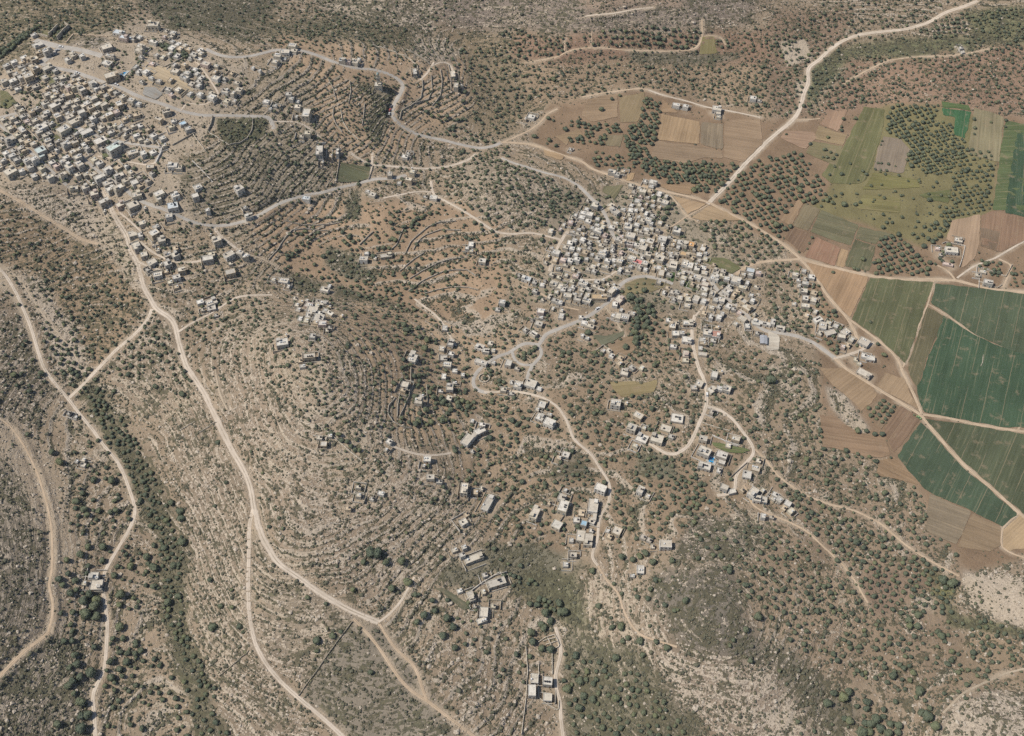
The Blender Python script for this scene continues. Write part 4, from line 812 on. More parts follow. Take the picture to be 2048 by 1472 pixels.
houses(1040, 500, 8, -18, [(100,450,16,10,{'c':'white','r':(.56,.60,.62),'desc':'white house with ribbed pale blue roof beside the brown strip'}),(235,510,7,8),(540,530,13,13,{'h':5}),(640,580,9,12),(690,620,9,10),(760,720,14,9),(920,770,12,10),(1070,800,14,10,{'h':5}),(1270,745,26,10,{'c':'tan','r':(.50,.37,.22),'a':-2,'h':5,'desc':'long building with a tan patched roof above the street'}),(1010,520,15,10,{'c':'white','h':5}),(890,410,11,7),(930,380,5,11),(1300,620,14,8),(1480,630,10,19,{'a':-38,'h':7}),(1590,780,13,15,{'a':-38}),(1520,860,9,10,{'c':'white'}),(1570,1050,10,12,{'h':4.5}),(1680,1060,14,12,{'c':'pale grey','h':5}),(1800,1010,9,8),(1490,1040,6,7,{'c':'white'}),(1030,1160,11,8),(1120,1210,14,7),(980,1070,8,6),(1160,1130,9,6),(660,1050,9,12,{'c':'pale grey'}),(330,970,12,10),(300,1170,13,10,{'h':4.5}),(220,1330,12,9,{'a':-40}),(240,650,9,8),(470,740,6,11),(560,800,11,8),(630,830),(1600,310,6,11,{'c':'white'}),(1400,260,13,5),(1000,1360,5,5,{'c':'white'}),(850,590,8,7)], f=.55, hmin=3.2, hmax=5)
houses(1290, 540, 8, -5, [(440,880,11,13),(490,1010,12,11),(590,1000,9,8),(690,840,17,10,{'c':'cream','h':4.8}),(590,830,8,7),(670,1110,16,12,{'c':'white','h':4.5}),(1000,990,14,13,{'c':'white','h':5}),(1140,1020,14,14,{'c':'white','r':(.42,.22,.17),'h':4.8,'desc':'white house with a rust brown roof yard'}),(920,1110,11,9),(930,1170,11,6),(920,1340,14,7),(650,1340,10,14,{'c':'pink washed','h':3}),(940,480,9,11,{'c':'white'}),(820,460,9,11),(690,460,9,11),(1210,500,12,10,{'c':'white'}),(1340,570,10,10,{'c':'white','a':-35}),(1420,620,8,7),(1510,680,9,8,{'a':-35}),(1560,770,14,9,{'a':-40}),(1540,470,13,9,{'a':-45}),(1630,590,16,11,{'a':-45,'c':'tan','h':5}),(1520,570,8,7),(1870,840,30,7,{'c':'white','a':-16,'h':3.4}),(1640,890,7,10),(650,1440,10,9)], f=.55, hmin=3.2, hmax=5)

hp = np.array([(q['px'], q['py']) for q in HOUSES]); hh = np.array([q['h'] for q in HOUSES])
hx, hy, hz = place(hp[:, 0], hp[:, 1], hh)
for i, q in enumerate(HOUSES):
    q['x'], q['y'] = float(hx[i]), float(hy[i])
    ca, sa = math.cos(q['a']), math.sin(q['a'])
    cs = [(q['x'] + ca * a * q['w'] / 2 - sa * b * q['d'] / 2, q['y'] + sa * a * q['w'] / 2 + ca * b * q['d'] / 2) for a in (-1, 1) for b in (-1, 1)]
    zs = ground(np.array([c[0] for c in cs]), np.array([c[1] for c in cs]))
    q['z'] = float(hz[i]); q['low'] = float(min(zs.min(), q['z'])); q['cs'] = cs
    f = (q['y'] - CAM[1]) * CP - (q['z'] - CAM[2]) * SP
    q['size'] = q['w'] * (q['d'] * .8 + q['h'] * .6) / f ** 2
# drop boxes that would stand inside a larger neighbour
keep = []
for q in sorted(HOUSES, key=lambda q: -(q['w'] * q['d'] + (1e6 if q['desc'] else 0))):
    ok = True
    for r in keep:
        dx, dy = q['x'] - r['x'], q['y'] - r['y']
        if dx * dx + dy * dy < 400:
            lx, ly = dx * math.cos(r['a']) + dy * math.sin(r['a']), -dx * math.sin(r['a']) + dy * math.cos(r['a'])
            e = .34 * min(q['w'], q['d'])
            if abs(lx) < r['w'] / 2 + e * .7 and abs(ly) < r['d'] / 2 + e * .7: ok = False; break
    if ok: keep.append(q)
# infill of the crowded quarters
def infill(poly, step, a, lo, hi):
    p = np.array(poly, float); X, Y, _ = place(p[:, 0], p[:, 1])
    for yy in np.arange(Y.min(), Y.max(), step):
        for xx in np.arange(X.min(), X.max(), step):
            x, y = xx + random.uniform(-.4, .4) * step, yy + random.uniform(-.4, .4) * step
            z = float(ground(x, y)); px, py = to_px(x, y, z)
            s = False
            for (ax, ay), (bx, by) in zip(poly, poly[1:] + poly[:1]):
                if (ay > py) != (by > py) and px < (bx - ax) * (py - ay) / (by - ay) + ax: s = not s
            u, v = grid_index(x, y)
            if not s or ROAD_D[int(round(float(v))), int(round(float(u)))] < 3.4: continue
            w, d, h = random.uniform(lo, hi), random.uniform(lo, hi), random.uniform(2.4, 3.8)
            if any((x - r['x']) ** 2 + (y - r['y']) ** 2 < (.51 * (max(r['w'], r['d']) + max(w, d))) ** 2 for r in keep): continue
            if random.random() < .12: continue
            keep.append(dict(px=float(px), py=float(py), w=w, d=d, h=h, a=R(a + random.uniform(-9, 9)), col=random.choice(CNAMES), roof=None, desc=None, x=x, y=y, z=z, low=z - .8, size=0))
infill([(0,255),(60,225),(110,190),(190,175),(260,235),(330,285),(320,330),(290,385),(200,385),(0,340)], 5.2, 42, 3.4, 6.4)
infill([(40,120),(110,130),(230,175),(200,185),(110,180),(30,190)], 6.5, 40, 4, 7)
infill([(1125,480),(1170,420),(1220,440),(1290,385),(1335,395),(1325,470),(1420,515),(1510,600),(1500,640),(1400,600),(1330,550),(1235,548),(1160,605),(1100,590),(1105,510)], 7.0, -20, 3.0, 5.8)
infill([(1335,645),(1380,650),(1390,720),(1340,700)], 8, -5, 3.6, 6); infill([(1170,690),(1215,700),(1300,745),(1260,750)], 7, -40, 3.6, 6); infill([(1300,555),(1350,575),(1470,640),(1420,640),(1320,590)], 7.5, -20, 3.6, 6)
infill([(255,130),(330,60),(480,150),(480,215),(330,195),(270,150)], 11.5, -25, 4, 7)
infill([(245,395),(330,430),(310,500),(270,470)], 11, 30, 4, 7); infill([(300,500),(440,500),(400,560),(300,550)], 14, 20, 4, 6.5)
infill([(1440,560),(1530,640),(1560,660),(1470,640),(1400,610)], 8, -35, 3.6, 6); infill([(1600,600),(1650,640),(1740,690),(1700,710),(1620,660)], 9, -30, 3.6, 6); infill([(970,690),(1010,690),(990,730),(960,720)], 7, -10, 3.6, 6); infill([(880,690),(905,690),(910,800),(880,810)], 8, -8, 3.6, 6); infill([(1380,690),(1400,690),(1420,790),(1385,780)], 8, -8, 3.6, 6); infill([(1150,1010),(1200,1010),(1190,1090),(1150,1100)], 8, -8, 3.6, 6); infill([(1060,1340),(1105,1340),(1110,1410),(1060,1400)], 9, -3, 3.6, 6); infill([(590,600),(660,600),(660,640),(600,650)], 7, -12, 3.6, 6); infill([(1475,930),(1520,960),(1590,1030),(1510,1010)], 8, -40, 3.6, 6); infill([(1590,530),(1640,560),(1650,620),(1600,600)], 10, -20, 3.6, 6)
for q in list(keep):
    if q['size'] == 0 or (q['px'] < 480 and q['py'] < 400): continue
    for _ in range(random.choice([0, 1, 1, 2])):
        a = random.uniform(0, 6.28); dd = max(q['w'], q['d']) * .5 + random.uniform(3, 7); x, y = q['x'] + dd * math.cos(a), q['y'] + dd * math.sin(a)
        w, d = random.uniform(2.6, 5), random.uniform(2.6, 4.5); u, v = grid_index(x, y)
        if ROAD_D[int(round(float(v))), int(round(float(u)))] < 2.6 or any((x - r['x']) ** 2 + (y - r['y']) ** 2 < (.55 * (max(r['w'], r['d']) + max(w, d))) ** 2 for r in keep): continue
        z = float(ground(x, y)); px, py = to_px(x, y, z)
        keep.append(dict(px=float(px), py=float(py), w=w, d=d, h=random.uniform(2.2, 3.0), a=q['a'], col=random.choice(CNAMES), roof=None, desc=None, x=x, y=y, z=z, low=z - .8, size=0))
keep.sort(key=lambda q: (0 if q['desc'] else 1, -q['size']))
BIG, SMALL = keep[:305], keep[305:]

ORD = ['nearest', 'second nearest', 'third nearest', 'fourth nearest', 'fifth nearest', 'sixth nearest', 'seventh nearest', 'eighth nearest', 'ninth nearest', 'tenth nearest', 'eleventh nearest', 'twelfth nearest', 'thirteenth nearest', 'fourteenth nearest', 'fifteenth nearest', 'sixteenth nearest', 'seventeenth nearest', 'eighteenth nearest', 'nineteenth nearest', 'twentieth nearest'] + [w + ' nearest' for w in ('twenty-first', 'twenty-second', 'twenty-third', 'twenty-fourth', 'twenty-fifth', 'twenty-sixth', 'twenty-seventh', 'twenty-eighth')]
LANDMARKS = [(757,160,'the square minaret'),(243,146,'the blue pool in town'),(1423,920,'the small blue garden pool'),(1046,708,'the looped lane'),(1275,522,'the red roofed house'),(1524,683,'the shed on the paved yard'),(305,620,'the fork of white tracks'),(507,1028,'the lower white track fork'),(757,1244,'the end of the wide white track'),(968,757,'the round stone enclosure'),(1419,406,'the dirt crossroads'),(1604,519,'the field crossroads'),(1904,500,'the walled villa'),(800,165,'the hairpin road bend'),(365,246,'the blue workshop'),(120,95,'the hilltop plaza'),(190,1160,'the grey block houses'),(430,453,'the road fork below town'),(0,368,'the left picture edge under town'),(229,291,'the green roofed hall'),(307,48,'the yellow ridge house'),(140,795,'the left track junction'),(545,240,'the east end of town street'),(1000,287,'the valley road junction'),(870,392,'the lane corner white house'),(1124,478,'the upper village lane fork'),(1239,488,'the village square'),(1209,612,'the lower village bend'),(1424,565,'the main street kink'),(1384,655,'the south lane head'),(1413,812,'the lane fork by olives'),(1508,900,'the sharp lane bend'),(1196,1082,'the lane bottom turn'),(1110,1290,'the gridded stone plot'),(1280,1138,'the bright white hut'),(560,683,'the round hill top house'),(648,887,'the tan stone hut'),(975,1010,'the long slanting white building'),(1671,716,'the road split by fields'),(1340,392,'the dark courtyard hamlet'),(1383,485,'the orange roof'),(1200,594,'the long tan roof'),(60,330,'the lower town street'),(160,270,'the upper town street'),(330,410,'the road under town'),(640,300,'the long grey house'),(590,95,'the ridge road houses'),(925,975,'the rounded cream house'),(1460,990,'the dead end lane'),(1560,1010,'the lane edge hamlet'),(20,290,'the west town corner'),(110,180,'the town garden slope'),(195,195,'the crowded town centre'),(440,180,'the eastern town terraces'),(1170,560,'the middle village yard'),(1330,520,'the eastern main street'),(1470,600,'the south east main street'),(1150,420,'the upper village grove'),(900,710,'the valley terrace houses'),(1075,830,'the middle lane houses'),(1330,870,'the olive grove houses'),(470,520,'the lower town lanes')]
MORE_MARKS = [(97,1265,'the sandy corner bend'),(205,1350,'the bottom bend of the left track'),(340,1230,'the middle of the valley tree belt'),(380,1340,'the lower valley tree belt'),(300,1440,'the bottom left slope grove'),(60,1440,'the bottom left corner'),(690,1310,'the long dry-stone wall'),(250,1010,'the outward curve of the left track'),(180,930,'the lone white hut'),(160,1040,'the slope left of the left track'),(250,900,'the upper valley tree belt'),(310,1130,'the slope right of the left track'),(170,1250,'the thicket below the block houses'),(1450,1250,'the dark scrub mound'),(1980,1200,'the white rock face'),(1736,1206,'the end of the grove track'),(1354,1294,'the end of the scrub path'),(1870,1120,'the dirt track by the last fields'),(2000,1430,'the pale lower right corner'),(1127,1450,'the bottom end of the lane'),(1230,1420,'the bottom centre grove'),(1320,1460,'the bottom edge below the mound'),(850,1395,'the merging dirt tracks'),(965,1210,'the slanting walled gardens'),(1075,1215,'the rounded terrace grove'),(1850,1290,'the grassy strip in the lower right'),(1770,1420,'the bottom right grove edge'),(1640,1290,'the right grove path'),(1900,1350,'the lower right valley'),(1580,1180,'the wide grove on the right slope'),(1820,1180,'the red soil grove corner'),(1960,1270,'the green strip at the right edge'),(880,1270,'the slope below the slanting gardens'),(60,760,'the left edge thicket'),(640,1290,'the scrub inside the track fork'),(770,1130,'the stony slope above the track end')]
def rank_labels(things, everything, noun, marks=LANDMARKS):
    E = np.array(everything)
    used, out = set(), {}
    cand = []
    for li, (lx, ly, ln) in enumerate(marks):
        d = np.hypot(E[:, 0] - lx, E[:, 1] - ly)
        order = np.argsort(d, kind='stable')
        rk = np.empty(len(E), int); rk[order] = np.arange(len(E))
        for ti, ei in things:
            if rk[ei] < len(ORD): cand.append((rk[ei], d[ei], ti, li))
    for rkk, _, ti, li in sorted(cand):
        if ti in out: continue
        out[ti] = '%s %s to %s' % (ORD[rkk], noun, marks[li][2])
    return out
allpx = [(q['px'], q['py']) for q in BIG + SMALL]
HL = rank_labels([(i, i) for i in range(len(BIG))], allpx, 'house')
HC = {}
for cn in WALLS:
    ids = [i for i, q in enumerate(BIG + SMALL) if q['col'] == cn]; back = {i: k for k, i in enumerate(ids)}
    HC.update(rank_labels([(i, back[i]) for i in ids if i < len(BIG) and i not in HL], [allpx[i] for i in ids], cn + ' house'))

def win(parent, x, y, z, along_x, w, h, name='window'):
    o = link(name, PANE if name == 'window' else UNIT, None, parent)
    o.location = (x, y, z); o.scale = (w, .14, h) if along_x else (.14, w, h)
    if name != 'window': o.color = random.choice([(.16, .10, .06, 1), (.10, .16, .20, 1), (.25, .2, .15, 1)])
    return o
for i, q in enumerate(BIG):
    w, d, h = q['w'], q['d'], q['h']; base = q['low'] - q['z'] - .6
    r = empty("house", (q['x'], q['y'], q['z']), q['a'])
    wc = np.array(WALLS[q['col']]) * random.uniform(.88, 1.08)
    tone = random.choice([(.53,.475,.39), (.58,.545,.48), (.48,.44,.375), (.54,.485,.40), (.62,.58,.505), (.58,.525,.43)])
    rc = np.array(q['roof'] if q['roof'] is not None else tone) * random.uniform(.92, 1.12)
    p = .26
    wall = link("wall", box_mesh("wall", [(-w/2, w/2, -d/2, d/2, base, h - .30)]), WALL_MAT, r); wall.color = (*wc, 1)
    rf = link("roof", box_mesh("roof", [(-w/2 + p, w/2 - p, -d/2 + p, d/2 - p, h - .31, h - .22)]), ROOF_MAT, r); rf.color = (*rc, 1)
    pr = link("parapet", box_mesh("parapet", [(-w/2 - .04, w/2 + .04, -d/2 - .04, -d/2 + p, h - .32, h + .25), (-w/2 - .04, w/2 + .04, d/2 - p, d/2 + .04, h - .32, h + .25), (-w/2 - .04, -w/2 + p, -d/2 + p, d/2 - p, h - .32, h + .25), (w/2 - p, w/2 + .04, -d/2 + p, d/2 - p, h - .32, h + .25)]), WALL_MAT, r); pr.color = (*(wc * 1.06), 1)
    bits = []
    if w * d > 40 and random.random() < .62:
        s = link("stair_hut", STAIR, None, r); s.scale = (random.uniform(2.2, 3.2), random.uniform(2.4, 3.4), random.uniform(2.0, 2.5))
        s.location = (random.choice([-1, 1]) * (w/2 - 2.1), random.choice([-1, 1]) * (d/2 - 2.2), h - .22); s.color = (*wc, 1); bits.append('stair hut')
    nt = random.choice([0, 1, 1, 2, 3]) if w * d > 30 else random.choice([0, 0, 1])
    black = random.random() < .45
    tx0 = random.uniform(-w * .25, w * .25); ty0 = random.uniform(-d * .25, d * .25)
    for k in range(nt):
        t = link("water_tank", TANK, None, r); sc = random.uniform(1.1, 1.5); t.scale = (sc, sc, sc * 1.05)
        t.location = (tx0 + k * 1.7 - .8, ty0, h - .22); t.color = (.045, .045, .05, 1) if black else (.72, .72, .70, 1)
    if nt: bits.append(('%s black roof tank' if black else '%s white roof tank') % ['', 'one', 'two', 'three'][nt] + ('s' if nt > 1 else ''))
    if w * d > 75 and random.random() < .35:
        for k in range(2):
            t = link("solar_panel", PANEL, None, r); t.scale = (1.9, 1.2, 1); t.location = (w * .22, -d * .12 + k * 1.9, h + .55); t.rotation_euler = (R(28), 0, 0)
    storeys = 3 if h > 8 else 2 if h > 5 else 1
    nw = 3 if w > 9 else 2
    if i < 190:
        for sx in range(nw):
            for st in range(storeys):
                z = .9 + st * 3.0
                if z + 1.4 > h - .3: continue
                xx = (sx + .5) / nw * w - w / 2
                if st == 0 and sx == nw // 2: win(r, xx, -d/2 - .05, max(0, base), True, 1.1, 2.1, 'door')
                else: win(r, xx, -d/2 - .05, z, True, 1.1, 1.3)
        for sgn in (-1, 1):
            if d > 6 and random.random() < .7: win(r, sgn * (w/2 + .05), random.uniform(-d * .2, d * .2), .9 + (storeys - 1) * 3.0 if h > 5 else .9, False, 1.1, 1.3)
    elif i < 260: win(r, 0, -d/2 - .05, 0, True, 1.1, 2.1, 'door')
    if w * d > 60 and random.random() < .35 and not q['desc']:          # a lower wing built against one side
        ww, wd, wh = w * random.uniform(.35, .6), d * random.uniform(.35, .55), max(2.6, h * random.uniform(.45, .65)); sg = random.choice([-1, 1])
        x0 = -w/2 if random.random() < .5 else w/2 - ww
        y0, y1 = (d/2 + .045, d/2 + wd) if sg > 0 else (-d/2 - wd, -d/2 - .15)
        o = link("wing_wall", box_mesh("wing_wall", [(x0, x0 + ww, y0, y1, base, wh - .1)]), WALL_MAT, r); o.color = (*(wc * .95), 1)
        o = link("wing_roof", box_mesh("wing_roof", [(x0 - .1, x0 + ww + .1, y0 + (.03 if sg > 0 else -.1), y1 + (.1 if sg > 0 else -.03), wh - .1, wh + .08)]), ROOF_MAT, r); o.color = (*(rc * .93), 1)
    st = ['', 'one-storey', 'two-storey', 'three-storey'][storeys]
    if q['desc']: lab = q['desc']
    elif i not in HL and i in HC: lab = '%s flat-roofed home, %s' % (st, HC[i])
    else:
        lab = '%s %s house%s, %s' % (q['col'], st, (' with ' + bits[-1]) if bits else '', HL.get(i, 'among the town roofs'))
        if len(lab.split()) > 16: lab = '%s %s house, %s' % (q['col'], st, HL.get(i, 'among the town roofs'))
    tag(r, lab, "house", "flat-roofed houses of the hill town and village")
# the remaining small houses, sheds and lean-tos, too many and too small to pick out
V, F, COL = [], [], []
for q in SMALL:
    wc = np.array(WALLS[q['col']]) * random.uniform(.85, 1.05); rc = wc * random.uniform(1.0, 1.22)
    ca, sa = math.cos(q['a']), math.sin(q['a']); w, d, h = q['w'], q['d'], q['h']; p = .24; b = q['low'] - q['z'] - .5
    for bx, cc in (((-w/2, w/2, -d/2, d/2, b, h - .3), wc), ((-w/2 + p, w/2 - p, -d/2 + p, d/2 - p, h - .3, h - .22), rc), ((-w/2, w/2, -d/2 - .03, -d/2 + p, h - .3, h + .2), wc), ((-w/2, w/2, d/2 - p, d/2 + .03, h - .3, h + .2), wc), ((-w/2 - .03, -w/2 + p, -d/2 + p, d/2 - p, h - .3, h + .2), wc), ((w/2 - p, w/2 + .03, -d/2 + p, d/2 - p, h - .3, h + .2), wc), ((w*.1, w*.1 + 1.3, -d*.1, -d*.1 + 1.2, h - .22, h + 1.0), np.array((.06, .06, .065)) if random.random() < .5 else np.array((.6, .6, .58)))):
        k = len(V)
        for x, y, z in box_v(*bx): V.append((q['x'] + ca * x - sa * y, q['y'] + sa * x + ca * y, q['z'] + z)); COL.append((*cc, 1))
        F += [tuple(a + k for a in f) for f in BOXF]
me = mesh_np("small_houses", V, F); fattr(me, "col", np.array(COL), 'FLOAT_COLOR')
tag(link("small_houses", me, VCOL_MAT), "tightly packed smaller houses and sheds between the larger ones", "houses", kind="stuff")

# yard walls round the houses, joined: nobody could pick them apart
V, F, COL = [], [], []
for q in keep:
    if random.random() < .35: continue
    ca, sa = math.cos(q['a']), math.sin(q['a'])
    ex = [q['w'] / 2 + random.uniform(.6, 4.0), q['w'] / 2 + random.uniform(.6, 4.0), q['d'] / 2 + random.uniform(.6, 4.5), q['d'] / 2 + random.uniform(.6, 4.5)]
    x0, x1, y0, y1 = -ex[0], ex[1], -ex[2], ex[3]; cc = np.array(random.choice([(.42,.37,.29), (.50,.46,.39), (.36,.32,.26), (.55,.51,.45)])); t = .16
    for bx in ((x0, x1 * random.uniform(.3, 1), y0 - t, y0 + t), (x0, x1, y1 - t, y1 + t), (x0 - t, x0 + t, y0, y1), (x1 - t, x1 + t, y0 * random.uniform(-.4, 1), y1)):
        if random.random() < .22: continue
        mx, my = (bx[0] + bx[1]) / 2, (bx[2] + bx[3]) / 2
        gx, gy = q['x'] + ca * mx - sa * my, q['y'] + sa * mx + ca * my
        u, v = grid_index(gx, gy)
        if ROAD_D[int(round(float(v))), int(round(float(u)))] < .8: continue
        gz = float(ground(gx, gy)); k = len(V); h = random.uniform(.9, 1.8)
        for x, y, z in box_v(*bx, -1.6, h): V.append((q['x'] + ca * x - sa * y, q['y'] + sa * x + ca * y, gz + z)); COL.append((*cc, 1))
        F += [tuple(a + k for a in f) for f in BOXF]
me = mesh_np("yard_walls", V, F); fattr(me, "col", np.array(COL), 'FLOAT_COLOR')
tag(link("yard_walls", me, VCOL_MAT), "low garden and yard walls between the houses", "walls", kind="stuff")
# trodden yards: bare ground close to every house
verge = np.clip(1.1 - np.maximum(ROAD_D, 0) / 3.0, 0, 1)
for q in keep:
    reach = max(q['w'], q['d']) * .5 + 7.0; u, v = grid_index(q['x'], q['y']); cell = 2 * half_width(q['y']) / NU
    a, b = int(reach / cell) + 1, int(reach / 1.47) + 1
    u0, u1, v0, v1 = max(0, int(u) - a), int(u) + a + 2, max(0, int(v) - b), int(v) + b + 2
    d = np.hypot(GX[v0:v1, u0:u1] - q['x'], GY[v0:v1, u0:u1] - q['y'])
    verge[v0:v1, u0:u1] = np.maximum(verge[v0:v1, u0:u1], .62 * np.clip((reach - d) / 5.0, 0, 1))
GROUND_MESH.attributes["verge"].data.foreach_set("value", np.ascontiguousarray(verge, np.float32).ravel())
# ------------------------------------------------------------------ trees, bushes and stones
def leaf_material(name, a, b, c2):
    m = NT(name, .8, .2)
    oi = m.n("ShaderNodeObjectInfo"); P = m.pos()
    n1 = m.noise(P, .9, 2.0, .6)
    rnd = oi.outputs["Random"]; c = m.mix(m.n_map(rnd, .0, .75, 0, 1, 'LINEAR'), a, b); c = m.mix(m.n_map(rnd, .8, 1.0, 0, .8, 'LINEAR'), c, (b[0] * 1.45, b[1] * 1.35, b[2] * 1.1))
    c = m.mix(m.math('MULTIPLY', m.n_map(n1, .42, .68), .7), c, c2)
    return m.done(c)
LEAF = leaf_material("olive leaves", (.074,.094,.066), (.124,.140,.084), (.165,.180,.118))
BUSHM = leaf_material("thorn bush leaves", (.092,.094,.066), (.130,.126,.084), (.160,.152,.108))
STONEM = (lambda m: m.done(m.mix(m.n_map(m.noise(m.pos(), .7, 2.0), .35, .65), (.36,.30,.235), (.52,.455,.365))))(NT("limestone boulder", .95, .1))
BARK = (lambda m: m.done(m.mix(m.n_map(m.noise(m.pos(), 2.5, 3.0), .3, .7), (.10,.08,.06), (.19,.16,.125))))(NT("olive bark", .95, .1))
def ico(sub=1):
    t = (1 + 5 ** .5) / 2
    v = [(-1, t, 0), (1, t, 0), (-1, -t, 0), (1, -t, 0), (0, -1, t), (0, 1, t), (0, -1, -t), (0, 1, -t), (t, 0, -1), (t, 0, 1), (-t, 0, -1), (-t, 0, 1)]
    v = [tuple(np.array(p) / np.linalg.norm(p)) for p in v]
    f = [(0,11,5),(0,5,1),(0,1,7),(0,7,10),(0,10,11),(1,5,9),(5,11,4),(11,10,2),(10,7,6),(7,1,8),(3,9,4),(3,4,2),(3,2,6),(3,6,8),(3,8,9),(4,9,5),(2,4,11),(6,2,10),(8,6,7),(9,8,1)]
    for _ in range(sub):
        cache, nf = {}, []
        def mid(a, b):
            k = (min(a, b), max(a, b))
            if k not in cache:
                p = np.array(v[a]) + np.array(v[b]); v.append(tuple(p / np.linalg.norm(p))); cache[k] = len(v) - 1
            return cache[k]
        for a, b, c in f:
            x, y, z = mid(a, b), mid(b, c), mid(c, a); nf += [(a, x, z), (b, y, x), (c, z, y), (x, y, z)]
        f = nf
    return np.array(v), np.array(f)
ICO1, ICO2 = ico(1), ico(2)
def crown_mesh(seed, leaves=150, squash=.78, lobes=6):
    g = np.random.default_rng(seed)
    V, F = [], []
    lc = g.normal(size=(lobes, 3)); lc /= np.linalg.norm(lc, axis=1)[:, None]; lc *= np.array([.42, .42, .26]); lr = g.uniform(.46, .68, lobes)
    def surf(dirs):                                   # outermost reach of the overlapping lobes in a direction
        best = np.full(len(dirs), .35)
        for c, r in zip(lc, lr):
            b = dirs @ c; disc = b * b - (c @ c - r * r)
            best = np.maximum(best, np.where(disc > 0, b + np.sqrt(np.maximum(disc, 0)), 0))
        return best
    v, f = ICO2
    rr = surf(v) * (.86 + .16 * g.random(len(v)))
    V = (v * rr[:, None] * np.array([1, 1, squash])).tolist(); F = [tuple(q) for q in f.tolist()]
    d = g.normal(size=(leaves, 3)); d[:, 2] = np.abs(d[:, 2]) * .9 - .25; d /= np.linalg.norm(d, axis=1)[:, None]
    rr = surf(d) * g.uniform(.84, 1.10, leaves)
    for k in range(leaves):
        p = d[k] * rr[k] * np.array([1, 1, squash]); a = g.normal(size=3); a -= a @ d[k] * d[k] * .7; a /= np.linalg.norm(a) + 1e-9
        b = np.cross(d[k], a); b /= np.linalg.norm(b) + 1e-9; b = b + d[k] * g.uniform(-.5, .5)
        s = g.uniform(.10, .20); i0 = len(V)
        V += [(p + a * s).tolist(), (p + b * s * .7).tolist(), (p - a * s).tolist(), (p - b * s * .7).tolist()]
        F += [(i0, i0 + 1, i0 + 2), (i0, i0 + 2, i0 + 3)]
    return np.array(V), np.array(F)
TRUNK_H = .62
def trunk_mesh(seed):
    g = np.random.default_rng(seed); V, F = [], []
    def limb(pts, radii, n=6):
        k0 = len(V)
        for p, r in zip(pts, radii):
            for i in range(n): a = 2 * math.pi * i / n; V.append((p[0] + r * math.cos(a), p[1] + r * math.sin(a), p[2]))
        for j in range(len(pts) - 1):
            for i in range(n): F.append((k0 + j * n + i, k0 + j * n + (i + 1) % n, k0 + (j + 1) * n + (i + 1) % n, k0 + (j + 1) * n + i))
    limb([(0, 0, -.25), (.02, .01, .1), (.0, .03, .35)], [.15, .11, .09])
    for k in range(3):
        a = 2.1 * k + g.uniform(-.4, .4); limb([(0, .03, .3), (.18 * math.cos(a), .18 * math.sin(a), .5), (.4 * math.cos(a), .4 * math.sin(a), .78)], [.075, .055, .02], 5)
    return V, F
CROWNS, TRUNKS = [], []
for k in range(6):
    v, f = crown_mesh(100 + k, 150, [.78, .7, .85, .74, .8, .66][k], [6, 7, 5, 8, 6, 7][k])
    me = mesh_np("crown", v + np.array([0, 0, TRUNK_H]), f); me.materials.append(LEAF); CROWNS.append(me)
    v, f = trunk_mesh(k); me = mesh_np("trunk", v, f); me.materials.append(BARK); TRUNKS.append(me)

TREES = []                                            # x, y, crown radius
occ = {}
def add_tree(x, y, r, gap=.72, clear=.6):
    if ROADW(x, y) < clear * r * .5: return
    for q in HOUSE_NEAR(x, y):
        dx, dy = x - q['x'], y - q['y']; lx, ly = dx * math.cos(q['a']) + dy * math.sin(q['a']), -dx * math.sin(q['a']) + dy * math.cos(q['a'])
        if abs(lx) < q['w'] / 2 + r * .45 and abs(ly) < q['d'] / 2 + r * .45: return
    ci, cj = int(x // 8), int(y // 8)
    for a in (-1, 0, 1):
        for b in (-1, 0, 1):
            for (tx, ty, tr) in occ.get((ci + a, cj + b), ()):
                if (tx - x) ** 2 + (ty - y) ** 2 < (gap * (tr + r)) ** 2: return
    occ.setdefault((ci, cj), []).append((x, y, r)); TREES.append((x, y, r))
def ROADW(x, y): 
    u, v = grid_index(x, y); return ROAD_D[int(round(float(v))), int(round(float(u)))]
_hg = {}
for q in keep: _hg.setdefault((int(q['x'] // 20), int(q['y'] // 20)), []).append(q)
def HOUSE_NEAR(x, y):
    i, j = int(x // 20), int(y // 20)
    for a in (-1, 0, 1):
        for b in (-1, 0, 1):
            yield from _hg.get((i + a, j + b), ())
def in_poly(px, py, pts):
    s = False; n = len(pts)
    for i in range(n):
        (ax, ay), (bx, by) = pts[i], pts[(i + 1) % n]
        if (ay > py) != (by > py) and px < (bx - ax) * (py - ay) / (by - ay) + ax: s = not s
    return s
